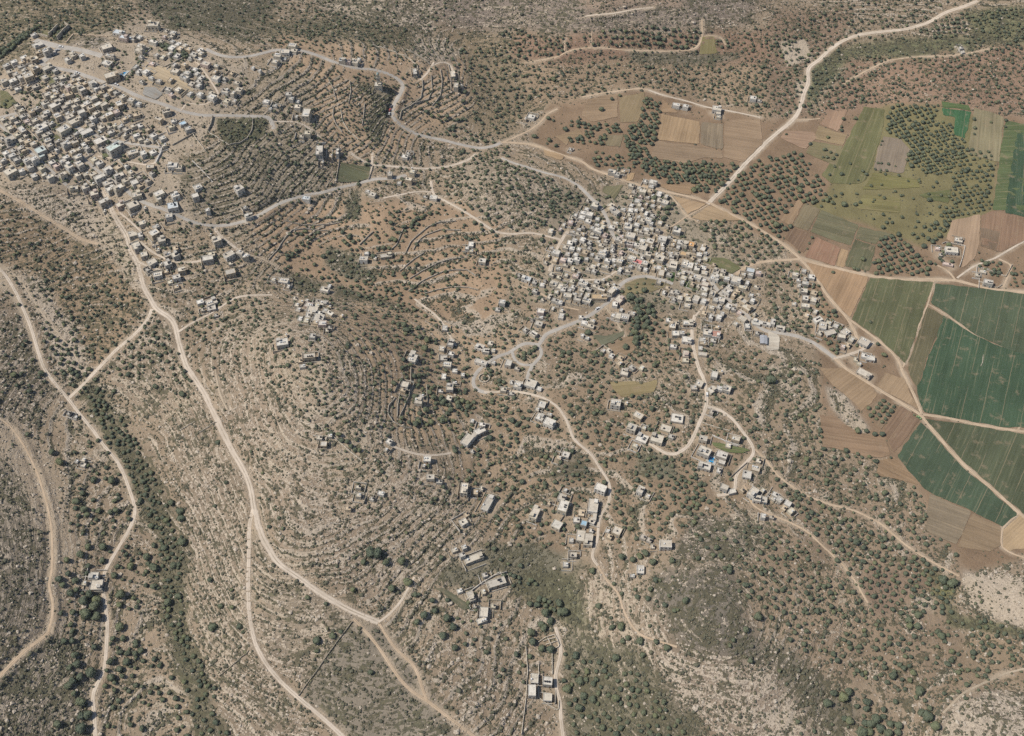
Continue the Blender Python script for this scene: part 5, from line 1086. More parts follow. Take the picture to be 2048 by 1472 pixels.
def grove(pts, spacing, r, ang=0.0, jit=.28, drop=.12, onfield=False, rvar=.25):
    p = np.array(pts, float); x, y, z = place(p[:, 0], p[:, 1])
    L = max(np.ptp(x), np.ptp(y)) * .75 + spacing; cx, cy = (x.min() + x.max()) / 2, (y.min() + y.max()) / 2
    spacing, r = spacing * (.82 if jit < .27 else .86), r * (.80 if jit < .27 else .63)
    n = int(2 * L / spacing) + 1; a = R(ang)
    ii, jj = np.meshgrid(np.arange(n), np.arange(n)); ii, jj = ii.ravel(), jj.ravel()
    u = -L + (ii + rng.uniform(-jit, jit, ii.shape)) * spacing; v = -L + (jj + .5 * (ii % 2) * (jit > .2) + rng.uniform(-jit, jit, ii.shape)) * spacing
    X = cx + u * math.cos(a) - v * math.sin(a); Y = cy + u * math.sin(a) + v * math.cos(a)
    px, py = to_px(X, Y, ground(X, Y)); PF = look(PH, X, Y) % 1.0; TF = look(TERR, X, Y)
    for k in range(len(X)):
        if rng.random() < drop or not in_poly(px[k], py[k], pts): continue
        if not onfield and 0 <= px[k] < 2048 and 0 <= py[k] < 1472 and FIELD_MAP[int(py[k] / 2), int(px[k] / 2)]: continue
        if jit > .3 and TF[k] > .35 and not .10 < PF[k] < .62 and rng.random() < .8: continue
        add_tree(X[k], Y[k], r * rng.uniform(1 - rvar, 1 + rvar) * (1.25 if rng.random() < .08 else 1))
def single(items, k=1.0, ox=0, oy=0, r=3.0):
    for it in items:
        x, y, z = place(np.array([ox + it[0] / k]), np.array([oy + it[1] / k]), 1.5)
        add_tree(float(x[0]), float(y[0]), (it[2] if len(it) > 2 else r * rng.uniform(.85, 1.15)) * .74, .5, .2)
def hedge(pts, step, r, spread=1.0):
    p = np.array(pts, float); x, y, z = place(p[:, 0], p[:, 1]); x, y = resample(x, y, step)
    for k in range(len(x)): add_tree(x[k] + rng.uniform(-spread, spread), y[k] + rng.uniform(-spread, spread), r * .85 * rng.uniform(.8, 1.2), .42, .2)
# trees that stand apart
single([(950,905,6.0),(1062,850,4.8),(1000,930,4.5),(910,1302,5.2),(986,1272,5),(1085,1105,4.6),(1130,1055,4),(1040,980,4.5),(610,1190,4.4),(465,1195,4),(850,1372,3.2),(240,450,4.2),(560,595,3.6),(1680,800,4.5),(1290,160,3.6),(1250,190,4.5),(1140,120,5),(1240,230,4.2),(1210,280,4),(1120,150,5)], 4, 1024, 368)
single([(612,165,5.2),(515,150,3.8),(470,130,3.8),(760,600,4.2),(700,160,3.4),(690,672,3.2),(718,684,2.8),(522,702,2.6),(1245,495,4.4),(1235,405,3.2),(1195,425,3),(920,345,3.8),(995,305,2.6),(1710,610,2.6),(930,1365,3.6),(880,1278,3),(355,425,2.6),(330,470,2.2),(315,512,1.8),(250,540,2),(820,1100,2.6)], 4, 1536, 368)
single([(715,875,4.6),(860,760,3),(800,790,3.4),(545,945,2),(330,960,2.4),(290,945,3.4),(430,1035,5),(300,1120,4),(350,1165,3.6),(180,1090,4.2),(230,655,3.4),(330,635,4.2),(500,710,3.4),(850,765,3)], 4, 1024, 0)
single([(480,1095,2.8),(340,1150,3),(455,1195,3.4),(500,1215,2.8),(545,1235,3),(440,1255,2.4),(520,1265,3.4),(475,1255,2.8),(660,1305,2.6),(590,1390,3.4),(530,1330,2.8),(495,1395,2.8),(880,1300,2.4),(965,1310,2.8),(910,1303,2.2),(860,1350,2.4),(950,1360,2.6),(905,1355,2),(1020,1325,1.8),(1650,950,3.6),(1655,1020,3.2),(1650,1070,2.6),(1785,975,2.4),(1905,960,3),(1900,1010,2.6),(915,1125,2),(905,1155,2),(605,950,3.4),(590,1040,3),(700,945,3.2),(145,1070,2.4),(590,1010,2.4)], 4, 1536, 0)
single([(715,500,4),(788,502,3.4),(855,528,3.6),(918,528,4),(525,650,2.6),(625,660,3.4),(860,745,3.6),(985,715,2),(1225,1020,2),(1222,1075,1.6),(1222,1110,1.6),(1228,1150,1.6),(1262,1178,2.6),(1170,370,1.6),(25,95,6.5)], 4, 1536, 736)
single([(415,675,4.6),(475,755,4.8),(660,1000,3.8),(610,1065,4.6),(675,1130,4.4),(695,1170,3.6),(625,1180,3),(790,1140,4),(880,1150,3.4),(930,1140,4.6),(830,1430,5),(705,1435,4.6),(1460,1390,5.6),(1315,1435,4.4),(1745,595,3.6),(1805,915,3),(1720,1100,2.6),(1210,1265,4.4),(1330,1220,4.2),(1125,1060,3.6),(1370,1080,4.6),(1440,1150,5),(1450,1200,4.6),(325,45,4.4),(220,530,3.4),(110,50,4),(765,90,3.6),(915,185,3.6),(1460,210,4.4),(1240,150,3.6),(890,900,5),(750,900,5)], 4, 0, 736)
single([(640,25,5),(820,70,4.2),(545,175,3.8),(605,235,4.6),(470,215,4.4),(910,185,4.2),(560,335,4),(610,300,3.4),(585,480,3.8),(560,580,3.4),(575,630,3),(665,390,5.4),(710,340,4.6),(770,390,5.6),(690,500,7),(770,520,5.4),(760,440,6),(965,345,5.4),(950,420,4),(955,600,5.2),(905,690,3.6),(985,690,4),(1345,405,5.2),(1230,280,4.4),(1235,125,5.6),(1045,120,5),(1170,40,4.6),(1385,105,4.4),(510,712,3.6),(575,710,3.4),(750,760,3.2),(600,830,4.4),(560,920,4),(615,900,4.4),(725,970,6),(640,1000,4.6),(545,1065,4.4),(580,1030,4.6),(590,1130,3.4),(645,1205,5),(465,1380,4.8),(645,1410,5.6),(700,1300,5),(650,1310,4.4),(875,880,4.2),(890,1005,4.8),(960,935,4),(1010,875,4.4),(1085,720,3.6),(1085,745,3.4),(960,800,3.6),(1015,810,4),(1700,600,5),(1765,430,3.4),(1855,440,3),(1915,597,3.4),(1940,640,2.4),(1855,300,2.6),(1680,225,3.4)], 4, 0, 1104)
single([(1165,70,4.4),(1035,85,4.4),(860,80,3.8),(785,40,2.4),(1085,290,4.6),(1210,240,6),(775,300,3.4),(410,365,3),(560,410,2.6),(615,670,4),(490,710,5),(680,635,2.6),(485,790,2.6),(1345,505,5),(1290,560,3.8),(1530,530,4.4),(1490,670,4.8),(1580,600,4.4),(915,960,3.4),(1430,465,3.4),(1410,385,3.4),(1620,330,4),(1480,45,3.2),(1590,770,4),(1270,340,3.2),(1300,335,2.6),(975,10,7),(910,5,6)], 4, 512, 1104)
single([(880,45,4.6),(965,60,4.2),(1025,35,4),(1130,80,4.8),(1280,65,4.2),(1070,10,4.4),(640,150,3.8),(1490,50,3),(1740,155,4.4),(1150,220,3.6),(1110,295,3.4),(1085,370,3.4),(1225,420,3.2),(1255,345,2.8),(1390,390,4),(1300,465,2.8),(1325,460,2.4),(1025,710,5),(930,690,3.4),(885,710,3.6),(875,600,4.6),(800,600,3.4),(1155,720,3.4),(1240,770,4),(1045,820,3.2),(830,850,4.4),(1870,260,3.6),(1820,310,2.4),(1965,520,4.6),(1770,700,2.6),(1745,745,2.4),(1870,620,3.6),(1905,870,3),(690,430,3.6),(150,650,5),(235,580,4),(260,610,4.2),(310,555,4.4),(340,565,4),(405,480,6),(380,410,4.6),(215,375,3.8),(260,380,3.6),(300,395,3),(200,425,3.8),(265,485,4.8),(145,415,3.4),(270,430,3),(310,450,2.8),(340,460,2.6),(165,720,5),(240,775,4.4),(310,785,5),(145,835,3),(540,1250,5),(440,1100,5),(540,1030,4.6),(570,1150,4.4),(830,1170,5)], 4, 1024, 1104)
single([(475,1215,5),(520,1130,4.2),(600,1165,5.4),(640,1120,4.8),(785,1200,5),(790,1255,3.6),(925,1260,3.6),(1020,1195,3.4),(655,1350,4.6),(615,1330,3.6),(775,1370,4.4),(825,1380,4.8),(865,1340,5),(920,1315,3.6),(745,1440,6),(810,1435,4.6),(895,1415,4.8),(980,1380,4.4),(1045,1385,4.4),(1040,1440,4),(965,1450,5.4),(1270,1320,6),(1230,1290,4.4),(1335,1390,5.4),(1635,1080,4.4),(1470,795,3.6),(1640,800,3.6),(1200,500,4.4),(1125,545,4.2),(1135,590,4.4),(1195,590,4.4),(1355,640,4),(1390,672,4.4),(1470,250,6),(1395,220,5.4),(1000,990,5),(1210,1120,6)], 4, 1536, 1104)
single([(820,655),(760,600,3),(985,590,5),(940,575,4)], 4, 512, 368)
# orchards and groves
grove([(1030,700),(1070,695),(1076,712),(1052,726),(1034,716)], 5.6, 3.2, 10, .35, .05); grove([(960,745),(1000,735),(1010,770),(990,778),(975,772)], 6, 3.2, 10, .35, .1)
grove([(1850,492),(1900,490),(1915,530),(1868,530)], 7, 3, 10, .35, .2); grove([(1962,525),(2012,523),(2002,556),(1952,546)], 6, 3, 10, .35, .1); grove([(2010,540),(2060,530),(2060,575),(2012,575)], 7, 3, 10, .35, .2)
grove(T(3, 2, [(785,345),(905,240),(1032,310),(905,485)]), 6.6, 2.6, 50, .06, .04, True)
grove([(1291,187),(1322,196),(1321,228),(1299,312),(1330,325),(1400,322),(1480,332),(1440,390),(1380,383),(1330,365),(1262,330),(1245,270),(1275,240)], 6.3, 3.1, 20, .26, .06)
grove([(1139,240),(1204,250),(1239,250),(1249,275),(1209,293),(1136,285)], 7.5, 3, 10, .25, .1)
grove([(1189,302),(1240,305),(1270,325),(1270,352),(1185,332)], 7, 3.1, 20, .3, .1)
grove([(1470,335),(1590,300),(1640,350),(1662,400),(1590,462),(1550,478),(1430,402)], 8.2, 3.1, 25, .2, .06)
grove([(1783,210),(1881,210),(1868,240),(1848,335),(1811,335),(1808,300),(1800,280),(1768,262)], 7.0, 3.0, 18, .16, .05)
grove([(1876,240),(1906,247),(1906,272),(1931,280),(1926,314),(1896,350),(1841,348),(1850,300)], 6.0, 2.5, 18, .16, .06)
grove([(1880,350),(1900,300),(1985,300),(1988,345),(1910,345)], 8, 2.5, 14, .2, .15, True)
grove([(1906,342),(1986,342),(1983,420),(1911,437),(1886,470),(1886,428)], 7.2, 2.6, 14, .16, .06)
grove([(1756,480),(1791,466),(1818,488),(1846,513),(1863,530),(1858,553),(1741,548)], 7.8, 3.1, 22, .18, .05)
grove([(1650,385),(1905,385),(1885,440),(1840,482),(1720,442)], 14, 3.0, 10, .4, .3, True)
grove([(1690,330),(1800,340),(1840,350),(1900,360),(1830,400),(1700,380)], 15, 2.8, 10, .4, .3, True)
grove([(1845,455),(1880,440),(1882,470),(1850,500)], 8, 3, 20, .25, .15)
grove([(1399,452),(1414,438),(1484,441),(1536,470),(1580,505),(1536,520),(1486,535),(1449,508),(1414,490)], 7.6, 3.3, 20, .3, .12)
grove([(1536,528),(1590,525),(1636,558),(1643,593),(1686,648),(1718,690),(1671,713),(1611,678),(1536,663)], 6.9, 2.9, 25, .28, .12)
grove([(1480,60),(1650,30),(1640,110),(1600,232),(1540,232),(1480,160)], 8.6, 2.9, 10, .35, .14)
grove([(1620,140),(1700,150),(1760,200),(1600,236)], 8, 3, 20, .3, .1)
grove([(1640,-10),(1930,-10),(1890,28),(1850,45),(1700,75),(1650,110)], 8.8, 2.9, 10, .3, .12)
grove([(1852,60),(1935,18),(1938,62),(1900,76),(1850,76)], 7.4, 2.7, 2, .12, .05)
grove([(1940,25),(2060,10),(2060,85),(1960,70)], 6.4, 3.2, 10, .35, .1)
grove([(1690,112),(2060,110),(2060,232),(1900,202),(1700,206)], 9.2, 2.7, 15, .35, .14)
grove([(1920,70),(2060,85),(2060,110),(1960,115)], 8, 2.9, 15, .35, .15)
grove([(1184,68),(1270,55),(1400,55),(1404,75),(1390,99),(1180,95)], 7.6, 3.0, 3, .2, .08)
grove([(1010,55),(1130,78),(1180,95),(1120,112),(1040,118),(990,100)], 7.6, 2.9, 5, .33, .1)
grove([(1040,122),(1300,127),(1300,172),(1180,190),(1060,200)], 9.5, 2.7, 8, .38, .22)
grove([(1290,130),(1540,135),(1530,230),(1300,178)], 8.6, 2.8, 8, .36, .14)
grove([(1428,74),(1450,76),(1470,92),(1440,100)], 6, 3.2, 8, .3, .1)
grove([(900,90),(1030,105),(1070,200),(1010,282),(930,258),(895,200)], 10.0, 3.1, 15, .38, .14)
grove([(880,240),(1000,290),(890,276)], 8, 3.2, 15, .38, .1)
grove([(560,112),(800,175),(780,300),(650,335),(560,230)], 8.6, 2.0, 30, .4, .22)
grove([(690,165),(745,160),(730,280),(680,260)], 6.5, 1.5, 80, .3, .15)
grove([(800,180),(845,140),(920,140),(920,210),(850,258),(800,225)], 6.2, 1.5, 20, .3, .12)
grove([(560,40),(800,60),(900,110),(820,130),(560,92)], 9, 2.0, 10, .4, .3)
grove([(880,300),(1000,300),(1170,400),(1090,460),(990,460),(890,400)], 8, 2.9, 10, .38, .14)
grove([(660,300),(900,335),(860,380),(700,370)], 8.5, 2.6, 10, .38, .2)
grove([(570,440),(900,400),(1000,470),(1095,500),(1090,640),(980,650),(840,600),(700,590),(560,540)], 8.8, 2.8, 20, .4, .2)
grove([(680,540),(860,560),(900,620),(840,640),(690,590)], 7.2, 2.9, 20, .36, .12)
grove([(700,620),(960,640),(1080,660),(1000,700),(940,760),(960,860),(800,860),(740,740)], 8.6, 2.8, 12, .38, .14)
grove([(600,720),(760,720),(790,860),(700,870),(620,800)], 7.4, 2.2, 10, .38, .15)
grove([(520,640),(700,690),(740,850),(600,860),(520,760)], 11, 2.0, 10, .4, .2)
grove([(940,790),(1100,800),(1200,960),(1180,1100),(1000,1090),(920,950),(900,880)], 8.2, 3.0, 12, .38, .12)
grove([(1100,700),(1380,700),(1400,840),(1380,900),(1480,960),(1420,1040),(1230,1100),(1220,960),(1140,840)], 8.0, 3.0, 15, .38, .13)
grove([(1360,940),(1420,960),(1400,1040),(1340,1070),(1320,1000)], 6.2, 3.2, 15, .36, .08)
grove([(1240,610),(1380,640),(1370,700),(1250,690)], 8.5, 3.1, 15, .38, .15)
grove([(1400,700),(1640,720),(1640,860),(1780,920),(1860,1010),(1925,1130),(1840,1090),(1560,930),(1500,880),(1420,800)], 8.4, 3.0, -40, .34, .12)
grove([(1540,950),(1840,1108),(1920,1165),(1900,1230),(1760,1232),(1640,1090)], 7.3, 2.5, -35, .2, .06)
grove([(1380,1060),(1540,1050),(1700,1170),(1750,1230),(1905,1310),(1880,1400),(1700,1350),(1600,1300),(1500,1200)], 8.0, 3.0, -40, .36, .13)
grove([(1955,1235),(2060,1262),(2060,1335),(1960,1325)], 7, 2.9, 10, .34, .1)
grove([(1880,1280),(2060,1310),(2000,1360),(1880,1400)], 9, 2.8, 10, .36, .15)
grove([(1700,1400),(1880,1390),(1850,1490),(1700,1490)], 12, 3.2, 10, .4, .25)
grove([(1120,1300),(1280,1350),(1400,1490),(1140,1490)], 7.0, 3.2, -40, .34, .1)
grove([(880,1170),(960,1190),(1040,1300),(1060,1390),(950,1340)], 9, 2.8, 10, .4, .2)
grove([(980,1090),(1060,1140),(1080,1180),(1010,1190)], 8, 3.2, 10, .4, .2)
grove([(40,450),(250,560),(330,640),(200,720),(140,700)], 8.6, 2.7, 30, .38, .16)
grove([(-20,400),(60,430),(100,510),(-20,480)], 10, 2.8, 30, .38, .2)
grove([(300,640),(370,720),(400,810),(300,770),(200,745)], 8.4, 2.8, 30, .38, .14)
grove([(70,640),(140,690),(190,745),(150,780),(110,760)], 6.5, 3.2, 30, .36, .1)
grove([(150,770),(210,780),(300,930),(365,1080),(370,1250),(440,1400),(400,1400),(330,1220),(320,1080),(240,930)], 5.9, 3.1, 30, .38, .08)
grove([(210,1250),(400,1380),(470,1490),(210,1490)], 8.0, 3.1, 30, .38, .12)
grove([(130,850),(200,880),(260,960),(265,1060),(140,1100)], 8.4, 2.9, 30, .4, .2)
grove([(220,1090),(330,1090),(350,1250),(225,1240)], 7.6, 2.9, 30, .38, .15)
grove([(130,1120),(185,1130),(190,1180),(200,1260),(120,1230)], 9, 3, 30, .4, .2)
grove([(-20,640),(60,660),(110,790),(-20,830)], 9, 2.9, 30, .4, .3)
grove([(400,560),(560,610),(540,640),(430,700),(370,650)], 7.6, 2.4, 20, .38, .15)
grove([(440,640),(560,640),(520,800),(440,760)], 8, 1.9, 20, .38, .18)
grove([(440,820),(520,900),(560,1020),(620,1100),(540,1090),(480,930)], 8.5, 2.0, 20, .4, .2)
grove([(350,460),(420,460),(470,520),(560,560),(420,580),(290,590),(300,500)], 7.6, 2.1, 20, .38, .18)
grove([(-20,60),(140,20),(300,10),(250,50),(60,90)], 9, 2.4, 20, .4, .25)
grove([(0,200),(90,165),(120,190),(80,215),(0,235)], 6.5, 2.9, 20, .4, .15, True)
grove([(75,140),(230,175),(200,205),(100,190)], 6.5, 2.5, 20, .4, .25, True); grove([(85,50),(140,50),(120,85),(95,75)], 5.5, 2.6, 20, .4, .2, True); grove([(205,85),(262,110),(240,150),(190,130)], 6.5, 2.6, 20, .4, .25)
grove([(270,90),(480,140),(540,220),(440,225),(330,205),(270,170)], 8.6, 2.3, -25, .4, .3)
grove([(0,250),(200,190),(330,270),(330,400),(120,370),(0,330)], 7.5, 2.7, 40, .42, .25, True)
grove([(1100,390),(1350,380),(1400,520),(1500,600),(1380,620),(1200,610),(1090,600)], 8, 2.7, 10, .42, .3, True)
grove([(640,880),(860,920),(960,1060),(820,1150),(660,1140)], 11, 1.9, 10, .42, .25)
grove([(1190,1120),(1350,1150),(1300,1280),(1220,1240)], 13, 2.6, 10, .42, .3)
grove([(1640,1350),(1720,1480),(1540,1480),(1540,1330)], 15, 2.4, 10, .42, .3)
grove([(-20,850),(120,960),(150,1110),(60,1200),(-20,1100)], 22, 1.8, 10, .42, .4)
hedge([(-6,112),(20,92),(45,74),(66,60),(80,55)], 3.4, 3.4, 1.6); hedge([(-6,124),(30,92),(60,68)], 3.6, 3.2, 1.4)
hedge([(312,82),(340,98),(362,106),(386,114)], 3.2, 3.2, 2.2); hedge([(320,92),(350,108),(384,118)], 3.4, 3.0, 2.0)
hedge([(256,160),(268,142),(282,120),(295,105)], 3.4, 2.2, 1.0)
hedge([(1036,88),(1040,100)], 4, 3)
hedge([(1336,430),(1320,445),(1325,460)], 4, 3.6, 2)
hedge([(1274,600),(1276,630),(1275,660),(1272,690)], 4, 3.6, 3); hedge([(1300,610),(1290,640),(1296,665)], 5, 4.2, 4)
hedge([(795,650),(830,660),(852,680),(845,700)], 4, 3.4, 5); hedge([(832,750),(840,800),(845,840),(830,850)], 4.5, 3.4, 4); hedge([(880,800),(920,812),(900,830),(870,845)], 4.5, 3.4, 4)
hedge([(860,790),(880,806),(930,808)], 4.5, 3.2, 4); hedge([(655,862),(690,882),(720,905)], 4, 2.4, 1.5)
hedge([(640,465),(600,500),(575,520)], 4.5, 2.6, 1.6); hedge([(700,470),(706,490),(690,490)], 4, 2.8, 2); hedge([(770,500),(800,470),(830,445),(860,425)], 5, 3, 3)
hedge([(845,215),(862,235),(930,240)], 5, 3, 3)
# the many small trees and tall shrubs between the groves
grove([(-20,400),(200,400),(440,450),(560,380),(440,260),(540,230),(560,120),(420,60),(700,20),(900,80),(1060,110),(1050,210),(1000,285),(1170,390),(1100,480),(1080,620),(1250,620),(1400,640),(1640,730),(1640,870),(1560,930),(1400,1020),(1200,1080),(960,1040),(820,1000),(640,900),(520,760),(330,760),(160,760),(60,640),(-20,560)], 7.6, 2.2, 33, .45, .45, False, .4)
grove([(1560,940),(1850,1010),(1930,1160),(2060,1260),(2060,1360),(1880,1420),(1640,1320),(1520,1200)], 8.5, 2.2, -35, .4, .4, False, .4)
grove([(1040,60),(1560,60),(1700,20),(2060,20),(2060,235),(1760,205),(1560,235),(1300,175),(1070,215)], 8.4, 2.2, 12, .45, .4, False, .4)
grove([(-20,-10),(1000,-10),(900,60),(560,95),(330,55),(0,90)], 9, 2.4, 12, .45, .35, False, .4)
grove([(430,250),(650,180),(790,180),(780,310),(650,400),(420,440),(360,340)], 6.6, 2.0, 22, .45, .3, False, .4)
TR = np.array(TREES)
TZ = ground(TR[:, 0], TR[:, 1])
TPX, TPY = to_px(TR[:, 0], TR[:, 1], TZ + 2)
depth = (TR[:, 1] - CAM[1]) * CP - (TZ - CAM[2]) * SP
inview = (TPX > 8) & (TPX < 2040) & (TPY > 8) & (TPY < 1464)
score = np.where(inview, TR[:, 2] / depth, 0)
order = np.argsort(-score); NEAR = order[:300]; REST = order[300:]
treepx = list(zip(TPX, TPY))
SZ = np.where(TR[:, 2] > 3.4, 2, np.where(TR[:, 2] > 2.7, 1, 0)); TL = {}
for c_, w_ in ((2, 'large tree'), (1, 'middling tree'), (0, 'small tree')):
    ids = np.nonzero((SZ == c_) & inview)[0]; back = {int(i): k for k, i in enumerate(ids)}
    TL.update(rank_labels([(int(i), back[int(i)]) for i in NEAR if int(i) in back], [treepx[i] for i in ids], w_, LANDMARKS + MORE_MARKS))
def zone_word(px, py):
    if py > 1050 and px < 480: return 'on the dry valley side in the lower left'
    if py > 1050 and px > 1480: return 'in the grove of the lower right'
    if py > 1050 and px > 1020: return 'on the scrubby slope at lower centre'
    if px > 1500: return 'near the farmed plain'
    if px < 480: return 'on the left slope above the dry valley'
    return 'on the olive slopes of the middle ground'
for n_, i in enumerate(NEAR):
    x, y, r = TR[i]; k = int(rng.integers(6))
    t = empty("olive_tree", (x, y, float(TZ[i])), float(rng.uniform(0, 6.28)))
    t.scale = (r, r, r * float(rng.uniform(.88, 1.08)))
    link("crown", CROWNS[k], None, t); link("trunk", TRUNKS[k], None, t)
    sz = 'large' if r > 3.4 else 'middling' if r > 2.7 else 'small'
    if int(i) in TL: tag(t, 'dark green round crown, %s' % TL[int(i)], 'tree', 'olive trees standing out on the slopes')
    else: tag(t, '%s round dark green tree %s' % (sz, zone_word(TPX[i], TPY[i])), 'tree', '%s trees %s' % (sz, zone_word(TPX[i], TPY[i])))

def points_object(name, P, scl, rot, idx, protos, label, cat):
    me = bpy.data.meshes.new(name); me.vertices.add(len(P)); me.vertices.foreach_set("co", np.asarray(P, np.float32).ravel())
    fattr(me, "scl", scl); fattr(me, "rot", rot)
    at = me.attributes.new("idx", 'INT', 'POINT'); at.data.foreach_set("value", np.asarray(idx, np.int32))
    pc = bpy.data.collections.new(name + "_kinds")
    for k, parts in enumerate(protos):
        po = bpy.data.objects.new("%s_kind_%02d" % (name, k), parts); pc.objects.link(po)
    g = bpy.data.node_groups.new(name + "_scatter", 'GeometryNodeTree')
    g.interface.new_socket("Geometry", in_out='INPUT', socket_type='NodeSocketGeometry'); g.interface.new_socket("Geometry", in_out='OUTPUT', socket_type='NodeSocketGeometry')
    N = g.nodes.new; gi, go = N("NodeGroupInput"), N("NodeGroupOutput")
    ci = N("GeometryNodeCollectionInfo"); ci.inputs["Collection"].default_value = pc; ci.inputs["Separate Children"].default_value = True; ci.inputs["Reset Children"].default_value = True
    def na(nm, t):
        a = N("GeometryNodeInputNamedAttribute"); a.data_type = t; a.inputs["Name"].default_value = nm; return a.outputs[0]
    ip = N("GeometryNodeInstanceOnPoints"); ip.inputs["Pick Instance"].default_value = True
    rv = N("ShaderNodeCombineXYZ"); L = g.links.new
    L(gi.outputs[0], ip.inputs["Points"]); L(ci.outputs[0], ip.inputs["Instance"]); L(na("idx", 'INT'), ip.inputs["Instance Index"])
    L(na("rot", 'FLOAT'), rv.inputs[2]); L(rv.outputs[0], ip.inputs["Rotation"]); L(na("scl", 'FLOAT'), ip.inputs["Scale"]); L(ip.outputs[0], go.inputs[0])
    o = link(name, me); md = o.modifiers.new("scatter", 'NODES'); md.node_group = g
    tag(o, label, cat, kind="stuff"); return o
def joined(name, a, b):
    me = bpy.data.meshes.new(name)
    va = np.empty(len(a.vertices) * 3, np.float32); a.vertices.foreach_get("co", va); vb = np.empty(len(b.vertices) * 3, np.float32); b.vertices.foreach_get("co", vb)
    na_ = len(a.vertices); fa = [tuple(p.vertices) for p in a.polygons]; fb = [tuple(i + na_ for i in p.vertices) for p in b.polygons]
    me.from_pydata(np.concatenate([va, vb]).reshape(-1, 3).tolist(), [], fa + fb); me.materials.append(LEAF); me.materials.append(BARK)
    me.polygons.foreach_set("material_index", [0] * len(fa) + [1] * len(fb)); return me
GROVE = [joined("grove_tree", c, t) for c, t in zip(CROWNS, TRUNKS)]
n = len(REST)
points_object("olive_groves", np.column_stack([TR[REST, 0], TR[REST, 1], TZ[REST]]), TR[REST, 2], rng.uniform(0, 6.28, n), rng.integers(0, 6, n), GROVE, "thousands of smaller olive trees in groves and on terraces", "trees")

# low scrub and loose stone
def blob(seed, flat, amp, base):
    g = np.random.default_rng(seed); v, f = base
    return mesh_np("clump", v * (1 + amp * (g.random(len(v)) - .5))[:, None] * np.array([1, 1, flat]) + np.array([0, 0, flat * .45]), f)
BUSHES = []
for k in range(5):
    v, f = crown_mesh(300 + k, 46, .62, 4); me = mesh_np("bush", v + np.array([0, 0, .3]), f); me.materials.append(BUSHM); BUSHES.append(me)
STONES = []
for k in range(5):
    me = blob(400 + k, .5, .7, ICO1); me.materials.append(STONEM); STONES.append(me)
def scatter(n, prob, seed):
    g = np.random.default_rng(seed)
    px = g.uniform(-60, 2108, n); py = g.uniform(-40, 1512, n); acc = g.random(n)
    d0 = np.hypot(*ray(px, py)[:2]);
    x, y, z = place(px, py)
    w = ((x - CAM[0]) ** 2 + (y - CAM[1]) ** 2 + (z - CAM[2]) ** 2) / 1.6e6      # photo pixels cover more ground far away
    keepm = acc < prob(px, py, x, y) * w
    cx, cy = np.clip(px / 2, 0, MW - 1).astype(int), np.clip(py / 2, 0, MH - 1).astype(int)
    keepm &= ~(FIELD_MAP[cy, cx])
    u, v = grid_index(x, y); keepm &= ROAD_D[np.round(v).astype(int), np.round(u).astype(int)] > .8
    x, y, z = x[keepm], y[keepm], z[keepm]
    ok = np.ones(len(x), bool)
    hxx = np.array([(q['x'], q['y'], max(q['w'], q['d']) * .62) for q in keep])
    for i in range(0, len(x), 4000):
        dd = (x[i:i + 4000, None] - hxx[None, :, 0]) ** 2 + (y[i:i + 4000, None] - hxx[None, :, 1]) ** 2
        ok[i:i + 4000] = ~(dd < hxx[None, :, 2] ** 2).any(1)
    return x[ok], y[ok], z[ok]
def pscrub(px, py, x, y):
    s = sample_map(COVMAP['scrub'], px, py); t = look(TERR, x, y); f = look(PH, x, y) % 1.0
    clump = np.clip((.45 * fbm(x, y, 13, 500, 3) + .55 * fbm(look(PH, x, y) * 5.0, (x * .8 + y * .6) * .25, 3.0, 501, 2) - .42) * 5.5, 0, 1)
    return np.clip(s - .03, 0, 1) * (.22 + .9 * clump) * .8 + t * 1.6 * np.exp(-((f - .78) / .11) ** 2) * (.25 + .75 * clump)
x, y, z = scatter(500000, pscrub, 51); n = len(x); print('bushes', n)
points_object("scrub", np.column_stack([x, y, z]), rng.gamma(3.0, .22, n) * .88 + .28, rng.uniform(0, 6.28, n), rng.integers(0, 5, n), BUSHES, "low thorny scrub dotting the stony slopes", "scrub")
def prock(px, py, x, y):
    s = sample_map(COVMAP['rock'], px, py); t = look(TERR, x, y); f = look(PH, x, y) % 1.0
    clump = np.clip((.4 * fbm(x, y, 9, 600, 3) + .6 * fbm(look(PH, x, y) * 5.0, (x * .8 - y * .6) * .25, 3.0, 601, 2) - .42) * 5.5, 0, 1)
    return s * s * (.05 + .6 * clump) + t * .8 * np.exp(-((f - .88) / .08) ** 2)
x, y, z = scatter(200000, prock, 52); n = len(x); print('stones', n)
points_object("loose_stones", np.column_stack([x, y, z]), rng.gamma(3.0, .16, n) + .22, rng.uniform(0, 6.28, n), rng.integers(0, 5, n), STONES, "pale limestone boulders and broken terrace stone", "stones")
print('trees', len(TREES), 'houses', len(BIG), len(SMALL))
# ------------------------------------------------------------------ single landmarks, walls, pools, vehicles
def obj_col(o, c): o.color = (*c, 1); return o
def at(px, py, above=0.0):
    x, y, z = place(np.array([px]), np.array([py]), above); return float(x[0]), float(y[0]), float(z[0])
